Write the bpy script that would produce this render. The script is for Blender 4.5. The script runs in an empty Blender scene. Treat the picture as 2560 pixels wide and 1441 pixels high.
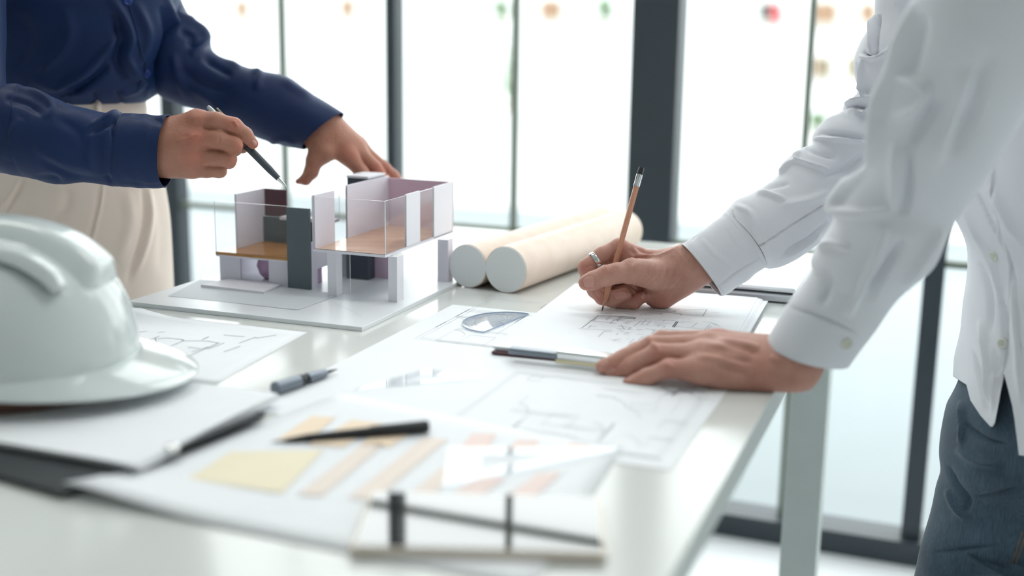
import bpy, math, random
import numpy as np
from mathutils import Vector

SC = bpy.context.scene
COL = SC.collection
# ------------------------------------------------------------------ camera
F, CX, CY = 3000.0, 1280.0, 720.5            # focal length in pixels of the 2560x1441 frame
TZ = 0.75                                    # table top height
CAM = np.array([0.0, 0.0, TZ + 0.345])
PITCH, ROLL = math.atan(640.5 / 3000.0), 0.015
FWD = np.array([0, math.cos(PITCH), -math.sin(PITCH)])
_u0 = np.array([0, math.sin(PITCH), math.cos(PITCH)])
_r0 = np.array([1.0, 0, 0])
RIGHT = _r0 * math.cos(ROLL) + _u0 * math.sin(ROLL)
UP = -_r0 * math.sin(ROLL) + _u0 * math.cos(ROLL)
cd = bpy.data.cameras.new('camera')
cam = bpy.data.objects.new('camera', cd); COL.objects.link(cam)
from mathutils import Matrix
cam.matrix_world = Matrix(((RIGHT[0], UP[0], -FWD[0], CAM[0]), (RIGHT[1], UP[1], -FWD[1], CAM[1]),
                           (RIGHT[2], UP[2], -FWD[2], CAM[2]), (0, 0, 0, 1)))
cd.sensor_width = 36.0
cd.lens = 36.0 * F / 2560.0
cd.clip_start = 0.02; cd.clip_end = 500
cd.dof.use_dof = True
cd.dof.focus_distance = 1.475
cd.dof.aperture_fstop = 1.95
SC.camera = cam
# ------------------------------------------------------------------ world, exposure
wd = bpy.data.worlds.new('overcast_sky'); SC.world = wd; wd.use_nodes = True
bg = wd.node_tree.nodes['Background']
bg.inputs[0].default_value = (0.97, 1.0, 1.0, 1); bg.inputs[1].default_value = 3.0
SC.view_settings.view_transform = 'Standard'
SC.view_settings.look = 'None'
SC.view_settings.gamma = 1.0
SC.view_settings.use_curve_mapping = False
SC.view_settings.exposure = 0.22
LAMP_W = 11.0                                # watts of each unseen ceiling panel added for top light

# ------------------------------------------------------------------ pixel helpers
def ray(x, y): return FWD + RIGHT * ((x - CX) / F) - UP * ((y - CY) / F)
def T(x, y, z=TZ):
    d = ray(x, y); return CAM + d * ((z - CAM[2]) / d[2])
def D(x, y, Y):
    d = ray(x, y); return CAM + d * (Y / d[1])
def projn(V):
    v = np.asarray(V, float) - CAM; w = v @ FWD
    return np.stack([CX + F * (v @ RIGHT) / w, CY - F * (v @ UP) / w], -1)
def unit(v):
    v = np.asarray(v, float); return v / (np.linalg.norm(v) + 1e-12)
AX = math.radians(-20.5)
U = np.array([math.cos(AX), math.sin(AX), 0]); V_ = np.array([-math.sin(AX), math.cos(AX), 0])
ZV = np.array([0, 0, 1.0])

# ------------------------------------------------------------------ materials
def srgb(r, g, b):
    f = lambda c: c / 12.92 if c <= 0.04045 else ((c + 0.055) / 1.055) ** 2.4
    return (f(r / 255), f(g / 255), f(b / 255), 1)
MATS = {}
def mat(name, col, rough=0.5, metal=0.0, var=0.0, vscale=20.0, bump=0.0, bscale=200.0, spec=0.5, coat=0.0,
        sss=0.0, sheen=0.0, stretch=None, trans=0.0, col2=None):
    if name in MATS: return MATS[name]
    m = bpy.data.materials.new(name); m.use_nodes = True; MATS[name] = m
    nt = m.node_tree; p = nt.nodes['Principled BSDF']
    c = srgb(*col)
    p.inputs['Base Color'].default_value = c
    p.inputs['Roughness'].default_value = rough; p.inputs['Metallic'].default_value = metal
    p.inputs['Specular IOR Level'].default_value = spec
    p.inputs['Coat Weight'].default_value = coat; p.inputs['Coat Roughness'].default_value = 0.05
    if sheen: p.inputs['Sheen Weight'].default_value = sheen
    if trans: p.inputs['Transmission Weight'].default_value = trans
    if sss:
        p.inputs['Subsurface Weight'].default_value = sss
        p.inputs['Subsurface Radius'].default_value = (1.0, 0.35, 0.2); p.inputs['Subsurface Scale'].default_value = 0.006
    tc = nt.nodes.new('ShaderNodeTexCoord'); vec = tc.outputs['Object']
    if stretch:
        mp = nt.nodes.new('ShaderNodeMapping'); mp.inputs['Scale'].default_value = stretch
        nt.links.new(vec, mp.inputs[0]); vec = mp.outputs[0]
    if var or col2:
        n = nt.nodes.new('ShaderNodeTexNoise'); n.inputs['Scale'].default_value = vscale; n.inputs['Detail'].default_value = 6
        nt.links.new(vec, n.inputs['Vector'])
        r = nt.nodes.new('ShaderNodeValToRGB')
        d = srgb(*col2) if col2 else tuple(x * (1 - var) for x in c[:3]) + (1,)
        r.color_ramp.elements[0].color = d; r.color_ramp.elements[1].color = c
        r.color_ramp.elements[0].position = 0.3; r.color_ramp.elements[1].position = 0.7
        nt.links.new(n.outputs['Fac'], r.inputs[0]); nt.links.new(r.outputs[0], p.inputs['Base Color'])
    if bump:
        n = nt.nodes.new('ShaderNodeTexNoise'); n.inputs['Scale'].default_value = bscale; n.inputs['Detail'].default_value = 4
        nt.links.new(vec, n.inputs['Vector'])
        b = nt.nodes.new('ShaderNodeBump'); b.inputs['Strength'].default_value = bump; b.inputs['Distance'].default_value = 0.001
        nt.links.new(n.outputs['Fac'], b.inputs['Height']); nt.links.new(b.outputs[0], p.inputs['Normal'])
    return m
def glass(name, tint=(0.97, 0.99, 0.98), ior=1.5, rough=0.0, gain=1.0):
    if name in MATS: return MATS[name]
    m = bpy.data.materials.new(name); m.use_nodes = True; MATS[name] = m
    nt = m.node_tree; nt.nodes.clear()
    o = nt.nodes.new('ShaderNodeOutputMaterial'); mx = nt.nodes.new('ShaderNodeMixShader')
    t = nt.nodes.new('ShaderNodeBsdfTransparent'); g = nt.nodes.new('ShaderNodeBsdfGlossy'); f = nt.nodes.new('ShaderNodeLayerWeight')
    t.inputs[0].default_value = (*tint, 1); g.inputs['Roughness'].default_value = rough
    f0 = ((ior - 1) / (ior + 1)) ** 2; pw = nt.nodes.new('ShaderNodeMath'); pw.operation = 'POWER'; pw.inputs[1].default_value = 5.0
    ma = nt.nodes.new('ShaderNodeMath'); ma.operation = 'MULTIPLY_ADD'; ma.inputs[1].default_value = 1 - f0; ma.inputs[2].default_value = f0   # Schlick, same from both sides
    nt.links.new(f.outputs['Facing'], pw.inputs[0]); nt.links.new(pw.outputs[0], ma.inputs[0])
    nt.links.new(ma.outputs[0], mx.inputs[0]); nt.links.new(t.outputs[0], mx.inputs[1]); nt.links.new(g.outputs[0], mx.inputs[2])
    nt.links.new(mx.outputs[0], o.inputs[0]); return m

M_table = mat('white_laminate', (226, 229, 226), 0.14, var=0.02, vscale=3)
M_tedge = mat('grey_edge_band', (196, 205, 202), 0.4, var=0.03)
M_paper = mat('paper_white', (244, 247, 251), 0.6, var=0.015, vscale=30, bump=0.05, bscale=300)
M_ink = mat('pencil_ink', (146, 150, 162), 0.8, var=0.2, vscale=300)
M_ink2 = mat('faint_ink', (178, 188, 204), 0.8, var=0.15, vscale=300)
M_ink3 = mat('dark_ink', (128, 126, 138), 0.8, var=0.2, vscale=300)
M_foam = mat('white_foam_board', (236, 236, 244), 0.55, var=0.02)
M_lav = mat('lavender_board', (230, 228, 240), 0.5, var=0.03)
M_pink = mat('pink_board', (222, 196, 216), 0.5, var=0.04)
M_mauve = mat('mauve_film', (206, 170, 206), 0.35, var=0.05)
M_slate = mat('slate_board', (94, 107, 114), 0.5, var=0.05)
M_slate2 = mat('dark_slate_board', (66, 76, 86), 0.5, var=0.05)
M_maroon = mat('maroon_board', (96, 66, 74), 0.45, var=0.05)
M_wood = mat('wood_print', (220, 180, 152), 0.18, col2=(202, 156, 124), vscale=14, stretch=(1, 9, 1))
M_wood2 = mat('amber_wood_print', (200, 146, 88), 0.22, col2=(172, 118, 62), vscale=14, stretch=(1, 9, 1))
M_acr = glass('clear_acrylic', (0.985, 0.985, 0.99), 1.45)
M_acre = mat('acrylic_edge', (226, 228, 236), 0.2, var=0.02)
M_pane = glass('window_glass', (0.98, 0.995, 0.99), 1.3)
M_frame = mat('anthracite_frame', (50, 60, 68), 0.45, var=0.08, vscale=8)
M_bar = mat('grey_green_bar', (116, 126, 116), 0.5, var=0.08)
M_floor = mat('white_floor', (232, 236, 240), 0.3, var=0.03, vscale=2)
M_wall = mat('white_wall', (214, 214, 208), 0.7, var=0.02, vscale=3)
M_ceil = mat('ceiling_white', (238, 238, 236), 0.8, var=0.02)
M_kraft = mat('kraft_paper', (234, 217, 203), 0.5, col2=(226, 206, 190), vscale=40, bump=0.06, bscale=200)
M_cap = mat('white_tube_cap', (238, 242, 244), 0.45, var=0.03)
M_alu = mat('brushed_aluminium', (206, 211, 216), 0.4, 0.35, var=0.03)
M_black = mat('black_plastic', (28, 31, 36), 0.4, var=0.1)
M_board = mat('black_leatherette', (30, 38, 44), 0.5, var=0.15, vscale=60, bump=0.2, bscale=500)
M_brown = mat('maroon_hardboard', (88, 52, 62), 0.45, var=0.1)
M_chrome = mat('polished_steel', (220, 222, 222), 0.14, 1.0, var=0.03)
M_brass = mat('pale_brass', (214, 206, 170), 0.3, 0.8, var=0.03)
M_grey = mat('grey_metal', (126, 134, 144), 0.35, 0.7, var=0.03)
M_hat = mat('white_helmet_shell', (216, 226, 226), 0.16, var=0.01, coat=0.4)
M_hatin = mat('brown_sweatband', (120, 88, 78), 0.7, var=0.1)
M_tablet = mat('tablet_glass', (16, 18, 20), 0.03, var=0.05, spec=0.9, coat=1.0)
M_gold = mat('champagne_metal', (214, 204, 192), 0.35, 0.6, var=0.02)
M_skinA = mat('nail', (226, 178, 166), 0.28, var=0.05, vscale=90, sss=0.1)
M_pencil = mat('pencil_wood', (214, 158, 130), 0.4, col2=(200, 142, 114), vscale=60, stretch=(6, 6, .4))
M_lead = mat('graphite', (58, 60, 68), 0.4, var=0.1)
M_navyb = mat('navy_button', (34, 62, 140), 0.25, var=0.1)
M_whiteb = mat('pearl_button', (226, 228, 216), 0.25, var=0.05)
M_yel = mat('yellow_print', (250, 240, 212), 0.6, var=0.03)
M_org = mat('orange_print', (252, 230, 204), 0.6, var=0.03)
M_pch = mat('peach_print', (246, 232, 222), 0.6, var=0.03)
M_pnk = mat('pink_print', (248, 226, 220), 0.6, var=0.03)
M_pale = mat('pale_grey_print', (214, 220, 226), 0.55, var=0.02)  # pale grey for the plot areas and lines on the baseboard
M_facade = mat('white_render', (236, 238, 236), 0.8, var=0.03, vscale=.3)
M_ext = mat('pale_paving', (150, 158, 162), 0.8, var=0.05, vscale=.6)
M_hair = mat('dark_hair', (34, 28, 26), 0.45, var=0.3, vscale=90)
M_shoe = mat('brown_shoe', (70, 50, 40), 0.4, var=0.1)

def cloth(name, col, col2, rough=0.7, sheen=0.3, weave=1500.0, bump=0.15):
    m = mat(name, col, rough, col2=col2, vscale=7, sheen=sheen)
    nt = m.node_tree; p = nt.nodes['Principled BSDF']
    p.inputs['Sheen Roughness'].default_value = 0.4
    tc = nt.nodes.new('ShaderNodeTexCoord')
    n = nt.nodes.new('ShaderNodeTexNoise'); n.inputs['Scale'].default_value = weave; n.inputs['Detail'].default_value = 2
    n2 = nt.nodes.new('ShaderNodeTexNoise'); n2.inputs['Scale'].default_value = 90; n2.inputs['Detail'].default_value = 3
    nt.links.new(tc.outputs['Object'], n.inputs['Vector']); nt.links.new(tc.outputs['Object'], n2.inputs['Vector'])
    a = nt.nodes.new('ShaderNodeMath'); a.operation = 'MULTIPLY_ADD'; a.inputs[1].default_value = 3.0
    nt.links.new(n2.outputs['Fac'], a.inputs[0]); nt.links.new(n.outputs['Fac'], a.inputs[2])
    b = nt.nodes.new('ShaderNodeBump'); b.inputs['Strength'].default_value = bump; b.inputs['Distance'].default_value = 0.0008
    nt.links.new(a.outputs[0], b.inputs['Height']); nt.links.new(b.outputs[0], p.inputs['Normal'])
    return m
M_navy = cloth('navy_satin_cotton', (19, 44, 88), (15, 37, 76), 0.55, 0.12)
M_navy.node_tree.nodes['Principled BSDF'].inputs['Sheen Tint'].default_value = srgb(90, 140, 220)
M_navy.node_tree.nodes['Principled BSDF'].inputs['Specular IOR Level'].default_value = 0.3
M_white = cloth('white_cotton', (236, 238, 244), (230, 233, 240), 0.8, 0.2)
M_beige = cloth('beige_trouser_cloth', (243, 227, 215), (236, 219, 205), 0.8, 0.2)
def denim():
    m = mat('washed_denim', (72, 94, 112), 0.85, col2=(46, 64, 80), vscale=16, sheen=0.2)
    nt = m.node_tree; p = nt.nodes['Principled BSDF']
    tc = nt.nodes.new('ShaderNodeTexCoord'); mp = nt.nodes.new('ShaderNodeMapping')
    mp.inputs['Rotation'].default_value = (0, math.radians(35), 0); mp.inputs['Scale'].default_value = (900, 900, 60)
    nt.links.new(tc.outputs['Object'], mp.inputs[0])
    n = nt.nodes.new('ShaderNodeTexNoise'); n.inputs['Scale'].default_value = 1.0; n.inputs['Detail'].default_value = 3
    nt.links.new(mp.outputs[0], n.inputs['Vector'])
    src = p.inputs['Base Color'].links[0].from_socket
    mx = nt.nodes.new('ShaderNodeMix'); mx.data_type = 'RGBA'; mx.blend_type = 'OVERLAY'; mx.inputs[0].default_value = 0.75
    nt.links.new(src, mx.inputs[6]); nt.links.new(n.outputs['Fac'], mx.inputs[7]); nt.links.new(mx.outputs[2], p.inputs['Base Color'])
    b = nt.nodes.new('ShaderNodeBump'); b.inputs['Strength'].default_value = 0.3; b.inputs['Distance'].default_value = 0.0006
    nt.links.new(n.outputs['Fac'], b.inputs['Height']); nt.links.new(b.outputs[0], p.inputs['Normal'])
    return m
M_denim = denim()
M_thread = mat('ochre_thread', (150, 112, 60), 0.7, var=0.1)
def skin(name, col, col2, red):
    m = mat(name, col, 0.48, col2=col2, vscale=60, sss=0.18, spec=0.4)
    nt = m.node_tree; p = nt.nodes['Principled BSDF']
    src = p.inputs['Base Color'].links[0].from_socket
    at = nt.nodes.new('ShaderNodeAttribute'); at.attribute_name = 'flush'
    mx = nt.nodes.new('ShaderNodeMix'); mx.data_type = 'RGBA'; mx.inputs[7].default_value = srgb(*red)
    nt.links.new(at.outputs['Fac'], mx.inputs[0]); nt.links.new(src, mx.inputs[6]); nt.links.new(mx.outputs[2], p.inputs['Base Color'])
    an = nt.nodes.new('ShaderNodeAttribute'); an.attribute_name = 'nail'
    m2 = nt.nodes.new('ShaderNodeMix'); m2.data_type = 'RGBA'; m2.inputs[7].default_value = srgb(208, 158, 146)
    nt.links.new(an.outputs['Fac'], m2.inputs[0]); nt.links.new(mx.outputs[2], m2.inputs[6]); nt.links.new(m2.outputs[2], p.inputs['Base Color'])
    mr = nt.nodes.new('ShaderNodeMapRange'); mr.inputs[3].default_value = 0.48; mr.inputs[4].default_value = 0.24
    nt.links.new(an.outputs['Fac'], mr.inputs[0]); nt.links.new(mr.outputs[0], p.inputs['Roughness'])
    tc = nt.nodes.new('ShaderNodeTexCoord')
    v = nt.nodes.new('ShaderNodeTexVoronoi'); v.inputs['Scale'].default_value = 900; v.feature = 'DISTANCE_TO_EDGE'
    n = nt.nodes.new('ShaderNodeTexNoise'); n.inputs['Scale'].default_value = 240; n.inputs['Detail'].default_value = 5
    a = nt.nodes.new('ShaderNodeMath'); a.operation = 'MULTIPLY_ADD'; a.inputs[1].default_value = 2.5
    nt.links.new(tc.outputs['Object'], v.inputs['Vector']); nt.links.new(tc.outputs['Object'], n.inputs['Vector'])
    nt.links.new(n.outputs['Fac'], a.inputs[0]); nt.links.new(v.outputs['Distance'], a.inputs[2])
    b = nt.nodes.new('ShaderNodeBump'); b.inputs['Strength'].default_value = 0.55; b.inputs['Distance'].default_value = 0.0005
    nt.links.new(a.outputs[0], b.inputs['Height']); nt.links.new(b.outputs[0], p.inputs['Normal'])
    return m
M_skin1 = skin('skin_warm', (184, 132, 112), (171, 118, 98), (196, 108, 90))
M_skin2 = skin('skin_tan', (206, 158, 142), (190, 140, 124), (194, 116, 104))

# ------------------------------------------------------------------ object helpers
def mobj(name, V, Fc, m, parent=None, smooth=False, mi=None):
    me = bpy.data.meshes.new(name)
    me.from_pydata([tuple(map(float, v)) for v in V], [], [tuple(map(int, f)) for f in Fc])
    for x in (m if isinstance(m, (list, tuple)) else [m]): me.materials.append(x)
    if mi is not None: me.polygons.foreach_set('material_index', np.asarray(mi, dtype=np.int32))
    if smooth: me.polygons.foreach_set('use_smooth', np.ones(len(me.polygons), dtype=bool))
    me.update()
    o = bpy.data.objects.new(name, me); COL.objects.link(o)
    if parent is not None: o.parent = parent; o.matrix_parent_inverse = Matrix.Translation(-Vector(parent.location)) if parent.type == 'EMPTY' else Matrix()
    return o
def tag(o, label, cat, group=None):
    o['label'] = label; o['category'] = cat
    if group: o['group'] = group
    return o
def struct(o): o['kind'] = 'structure'; return o
def empty(name, loc):
    o = bpy.data.objects.new(name, None); COL.objects.link(o); o.location = tuple(map(float, loc)); o.empty_display_size = 0.05
    return o
BOXF = [(0, 3, 2, 1), (4, 5, 6, 7), (0, 1, 5, 4), (1, 2, 6, 5), (2, 3, 7, 6), (3, 0, 4, 7)]
def boxv(o, a, b, c):
    """box from corner o with edge vectors a, b, c"""
    o, a, b, c = (np.asarray(x, float) for x in (o, a, b, c))
    if np.dot(np.cross(a, b), c) < 0: a, b = b, a
    return [o, o + a, o + a + b, o + b, o + c, o + a + c, o + a + b + c, o + b + c]
def box(name, o, a, b, c, m, parent=None, bevel=0.0):
    ob = mobj(name, boxv(o, a, b, c), BOXF, m, parent)
    if bevel:
        bm = ob.modifiers.new('bevel', 'BEVEL'); bm.width = bevel; bm.segments = 2; bm.limit_method = 'ANGLE'
    return ob
def multi(name, parts, m, parent=None, smooth=False):
    """several closed shells of one part joined in one mesh; parts = [(V, F), ...]"""
    V, Fc = [], []
    for v, f in parts:
        n = len(V); V += list(v); Fc += [tuple(i + n for i in q) for q in f]
    return mobj(name, V, Fc, m, parent, smooth)
def lathe(axis0, axis1, prof, n=32, caps=True):
    """revolve prof [(t, r)] about axis0->axis1 (t in metres along the axis)"""
    a0 = np.asarray(axis0, float); d = unit(np.asarray(axis1, float) - a0)
    e1 = unit(np.cross(d, [0.13, 0.2, 0.97])); e2 = np.cross(d, e1)
    V, Fc = [], []
    for t, r in prof:
        for k in range(n):
            q = 2 * math.pi * k / n; V.append(a0 + d * t + (e1 * math.cos(q) + e2 * math.sin(q)) * r)
    for i in range(len(prof) - 1):
        for k in range(n):
            k2 = (k + 1) % n; Fc.append((i * n + k, i * n + k2, (i + 1) * n + k2, (i + 1) * n + k))
    if caps: Fc += [tuple(range(n))[::-1], tuple((len(prof) - 1) * n + k for k in range(n))]
    return V, Fc
def revolve(name, a0, a1, prof, m, parent=None, n=32, smooth=True):
    v, f = lathe(a0, a1, prof, n); o = mobj(name, v, f, m, parent, smooth)
    if smooth:
        try: o.data.set_sharp_from_angle(angle=math.radians(40))
        except Exception: pass
    return o
def prism(name, poly, z0, z1, m, parent=None, medge=None):
    n = len(poly); V = [(p[0], p[1], z0) for p in poly] + [(p[0], p[1], z1) for p in poly]
    ar = sum(poly[i][0] * poly[(i + 1) % n][1] - poly[(i + 1) % n][0] * poly[i][1] for i in range(n))
    top = tuple(range(n, 2 * n)); bot = tuple(range(n))[::-1]
    sd = [(i, (i + 1) % n, n + (i + 1) % n, n + i) for i in range(n)]
    if ar < 0: top, bot, sd = top[::-1], bot[::-1], [q[::-1] for q in sd]
    if medge: return mobj(name, V, [top, bot] + sd, [m, medge], parent, mi=[0, 0] + [1] * n)
    return mobj(name, V, [top, bot] + sd, m, parent)

# ------------------------------------------------------------------ organic helpers
def catmull(P, n):
    P = np.asarray(P, float); k = len(P); t = np.linspace(0, k - 1, n); i = np.minimum(t.astype(int), k - 2); f = (t - i)[:, None]
    g = lambda j: P[np.clip(j, 0, k - 1)]
    p0, p1, p2, p3 = g(i - 1), g(i), g(i + 1), g(i + 2)
    return 0.5 * ((2 * p1) + (-p0 + p2) * f + (2 * p0 - 5 * p1 + 4 * p2 - p3) * f ** 2 + (-p0 + 3 * p1 - 3 * p2 + p3) * f ** 3)
class Grid:
    """tube of rings; V[ring, column]"""
    def __init__(s, st, nr=120, nc=96, ratio=0.8, power=2.0, inward=0.0, dense=True):
        A = np.array([D(q[0], q[1], q[4]) for q in st]); B = np.array([D(q[2], q[3], q[4]) for q in st])
        R = np.array([[q[5] if len(q) > 5 else ratio] for q in st])
        A, B, R = catmull(A, nr), catmull(B, nr), catmull(R, nr)
        s.C = (A + B) / 2; e1 = (A - B) / 2; t = np.gradient(s.C, axis=0)
        L = np.linalg.norm(e1, axis=1, keepdims=True)
        e2 = np.cross(e1, t); e2 = e2 / np.linalg.norm(e2, axis=1, keepdims=True) * L * R
        th = np.linspace(0, 2 * math.pi, nc, endpoint=False)
        c, q = np.cos(th), np.sin(th)
        c2 = np.sign(c) * np.abs(c) ** (2 / power); q2 = np.sign(q) * np.abs(q) ** (2 / power)
        s.V = s.C[:, None, :] + e1[:, None, :] * c2[None, :, None] + e2[:, None, :] * q2[None, :, None]
        s.nr, s.nc = nr, nc
    def normals(s):
        du = np.gradient(s.V, axis=0); dv = np.roll(s.V, -1, 1) - np.roll(s.V, 1, 1)
        n = np.cross(du, dv); n /= np.linalg.norm(n, axis=2, keepdims=True) + 1e-12
        out = np.sum(n * (s.V - s.C[:, None, :]), axis=(1, 2)).sum()
        return n if out > 0 else -n
    def sculpt(s, strokes, noise=0.0, seed=1, gain=1.5, wid=.8):
        V = s.V.reshape(-1, 3); N = s.normals().reshape(-1, 3)
        s.V = (V + N * field(V, N, [(q[0], q[1] * wid, q[2] * gain) + tuple(q[3:]) for q in strokes])[:, None]).reshape(s.V.shape)
        if noise:
            rg = np.random.default_rng(seed); i = np.linspace(0, 1, s.nr)[:, None]; j = np.linspace(0, 2 * math.pi, s.nc, endpoint=False)[None]
            d = 0
            for _ in range(14):
                fi, fj = rg.uniform(8, 34), rg.integers(1, 5)
                d = d + np.sin(fi * i + rg.choice([-1, 1]) * fj * j + rg.uniform(0, 6.28)) * np.sin(rg.uniform(3, 9) * i + rg.uniform(0, 6))
            s.V = s.V + s.normals() * (noise * d / 4)[:, :, None]
        return s
    def faces(s):
        i = np.arange(s.nr - 1)[:, None]; j = np.arange(s.nc)[None]; j2 = (j + 1) % s.nc
        f = np.stack([i * s.nc + j, i * s.nc + j2, (i + 1) * s.nc + j2, (i + 1) * s.nc + j], -1).reshape(-1, 4)
        n = np.cross(s.V[1] - s.V[0], np.roll(s.V[0], -1, 0) - s.V[0])
        if np.sum(n * (s.V[0] - s.C[0])) > 0: f = f[:, ::-1]
        return f
    def hem(s, end='last', depth=0.02, thick=0.0018):
        """turn the open end in over itself so the cloth has a visible thickness"""
        V = s.V; e = -1 if end == 'last' else 0; st = 1 if end == 'first' else -1
        rings = []
        for k, q in ((0, thick * .6), (1, thick), (6, thick), (14, thick * 1.5)):
            base = V[e + st * k] if k else V[e]
            cc = s.C[e + st * k] if k else s.C[e]
            d = cc[None] - base; d /= np.linalg.norm(d, axis=1, keepdims=True)
            rings.append(base + d * q)
        R = np.array(rings); Cc = np.array([s.C[e + st * k] for k in (0, 1, 6, 14)])
        if end == 'last': s.V = np.concatenate([V, R]); s.C = np.concatenate([s.C, Cc])
        else: s.V = np.concatenate([R[::-1], V]); s.C = np.concatenate([Cc[::-1], s.C])
        s.nr = len(s.V); return s
    def obj(s, name, m, parent=None):
        return mobj(name, s.V.reshape(-1, 3), s.faces(), m, parent, True)
def seg_dist(P, L):
    """distance of pixels P to polyline L and how far along it (0..1)"""
    best = np.full(len(P), 1e9); par = np.zeros(len(P)); L = np.asarray(L, float)
    ln = np.linalg.norm(np.diff(L, axis=0), axis=1); tot = ln.sum(); acc = 0
    for a, b, l in zip(L[:-1], L[1:], ln):
        d = b - a; t = np.clip(((P - a) @ d) / (l * l + 1e-9), 0, 1)
        r = np.linalg.norm(P - a - t[:, None] * d, axis=1); k = r < best
        best[k] = r[k]; par[k] = (acc + t[k] * l) / tot; acc += l
    return best, par
def smooth_line(L, n=24):
    return catmull(L, n) if len(L) > 2 else np.asarray(L, float)
def field(V, N, strokes):
    """fold relief: every stroke = (pixel polyline, width px, height m [, taper]); only the side that faces the viewer of the photo is worked"""
    P = projn(V); vd = CAM - V; vd /= np.linalg.norm(vd, axis=1, keepdims=True)
    face = np.clip((np.sum(N * vd, axis=1) + 0.25) / 0.5, 0, 1); out = np.zeros(len(V))
    for st in strokes:
        L, w, h = st[:3]; tp = st[3] if len(st) > 3 else True
        L = smooth_line(L); lo = L.min(0) - 3.2 * w; hi = L.max(0) + 3.2 * w
        k = np.where((P[:, 0] > lo[0]) & (P[:, 0] < hi[0]) & (P[:, 1] > lo[1]) & (P[:, 1] < hi[1]) & (face > 0))[0]
        if not len(k): continue
        d, t = seg_dist(P[k], L)
        e = np.clip(np.minimum(t, 1 - t) * 4, 0, 1) ** .6 if tp else 1.0
        out[k] += h * np.exp(-(d / w) ** 2) * e * face[k]
    return out
def tube(pts, rad, n=8):
    pts = np.asarray(pts, float); V, Fc = [], []
    t = np.gradient(pts, axis=0)
    for i, p in enumerate(pts):
        d = unit(t[i]); e1 = unit(np.cross(d, [0.3, 0.2, 0.93])); e2 = np.cross(d, e1)
        r = rad[i] if hasattr(rad, '__len__') else rad
        for k in range(n): q = 2 * math.pi * k / n; V.append(p + (e1 * math.cos(q) + e2 * math.sin(q)) * r)
    for i in range(len(pts) - 1):
        for k in range(n): k2 = (k + 1) % n; Fc.append((i * n + k, i * n + k2, (i + 1) * n + k2, (i + 1) * n + k))
    Fc += [tuple(range(n))[::-1], tuple((len(pts) - 1) * n + k for k in range(n))]
    return V, Fc

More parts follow.
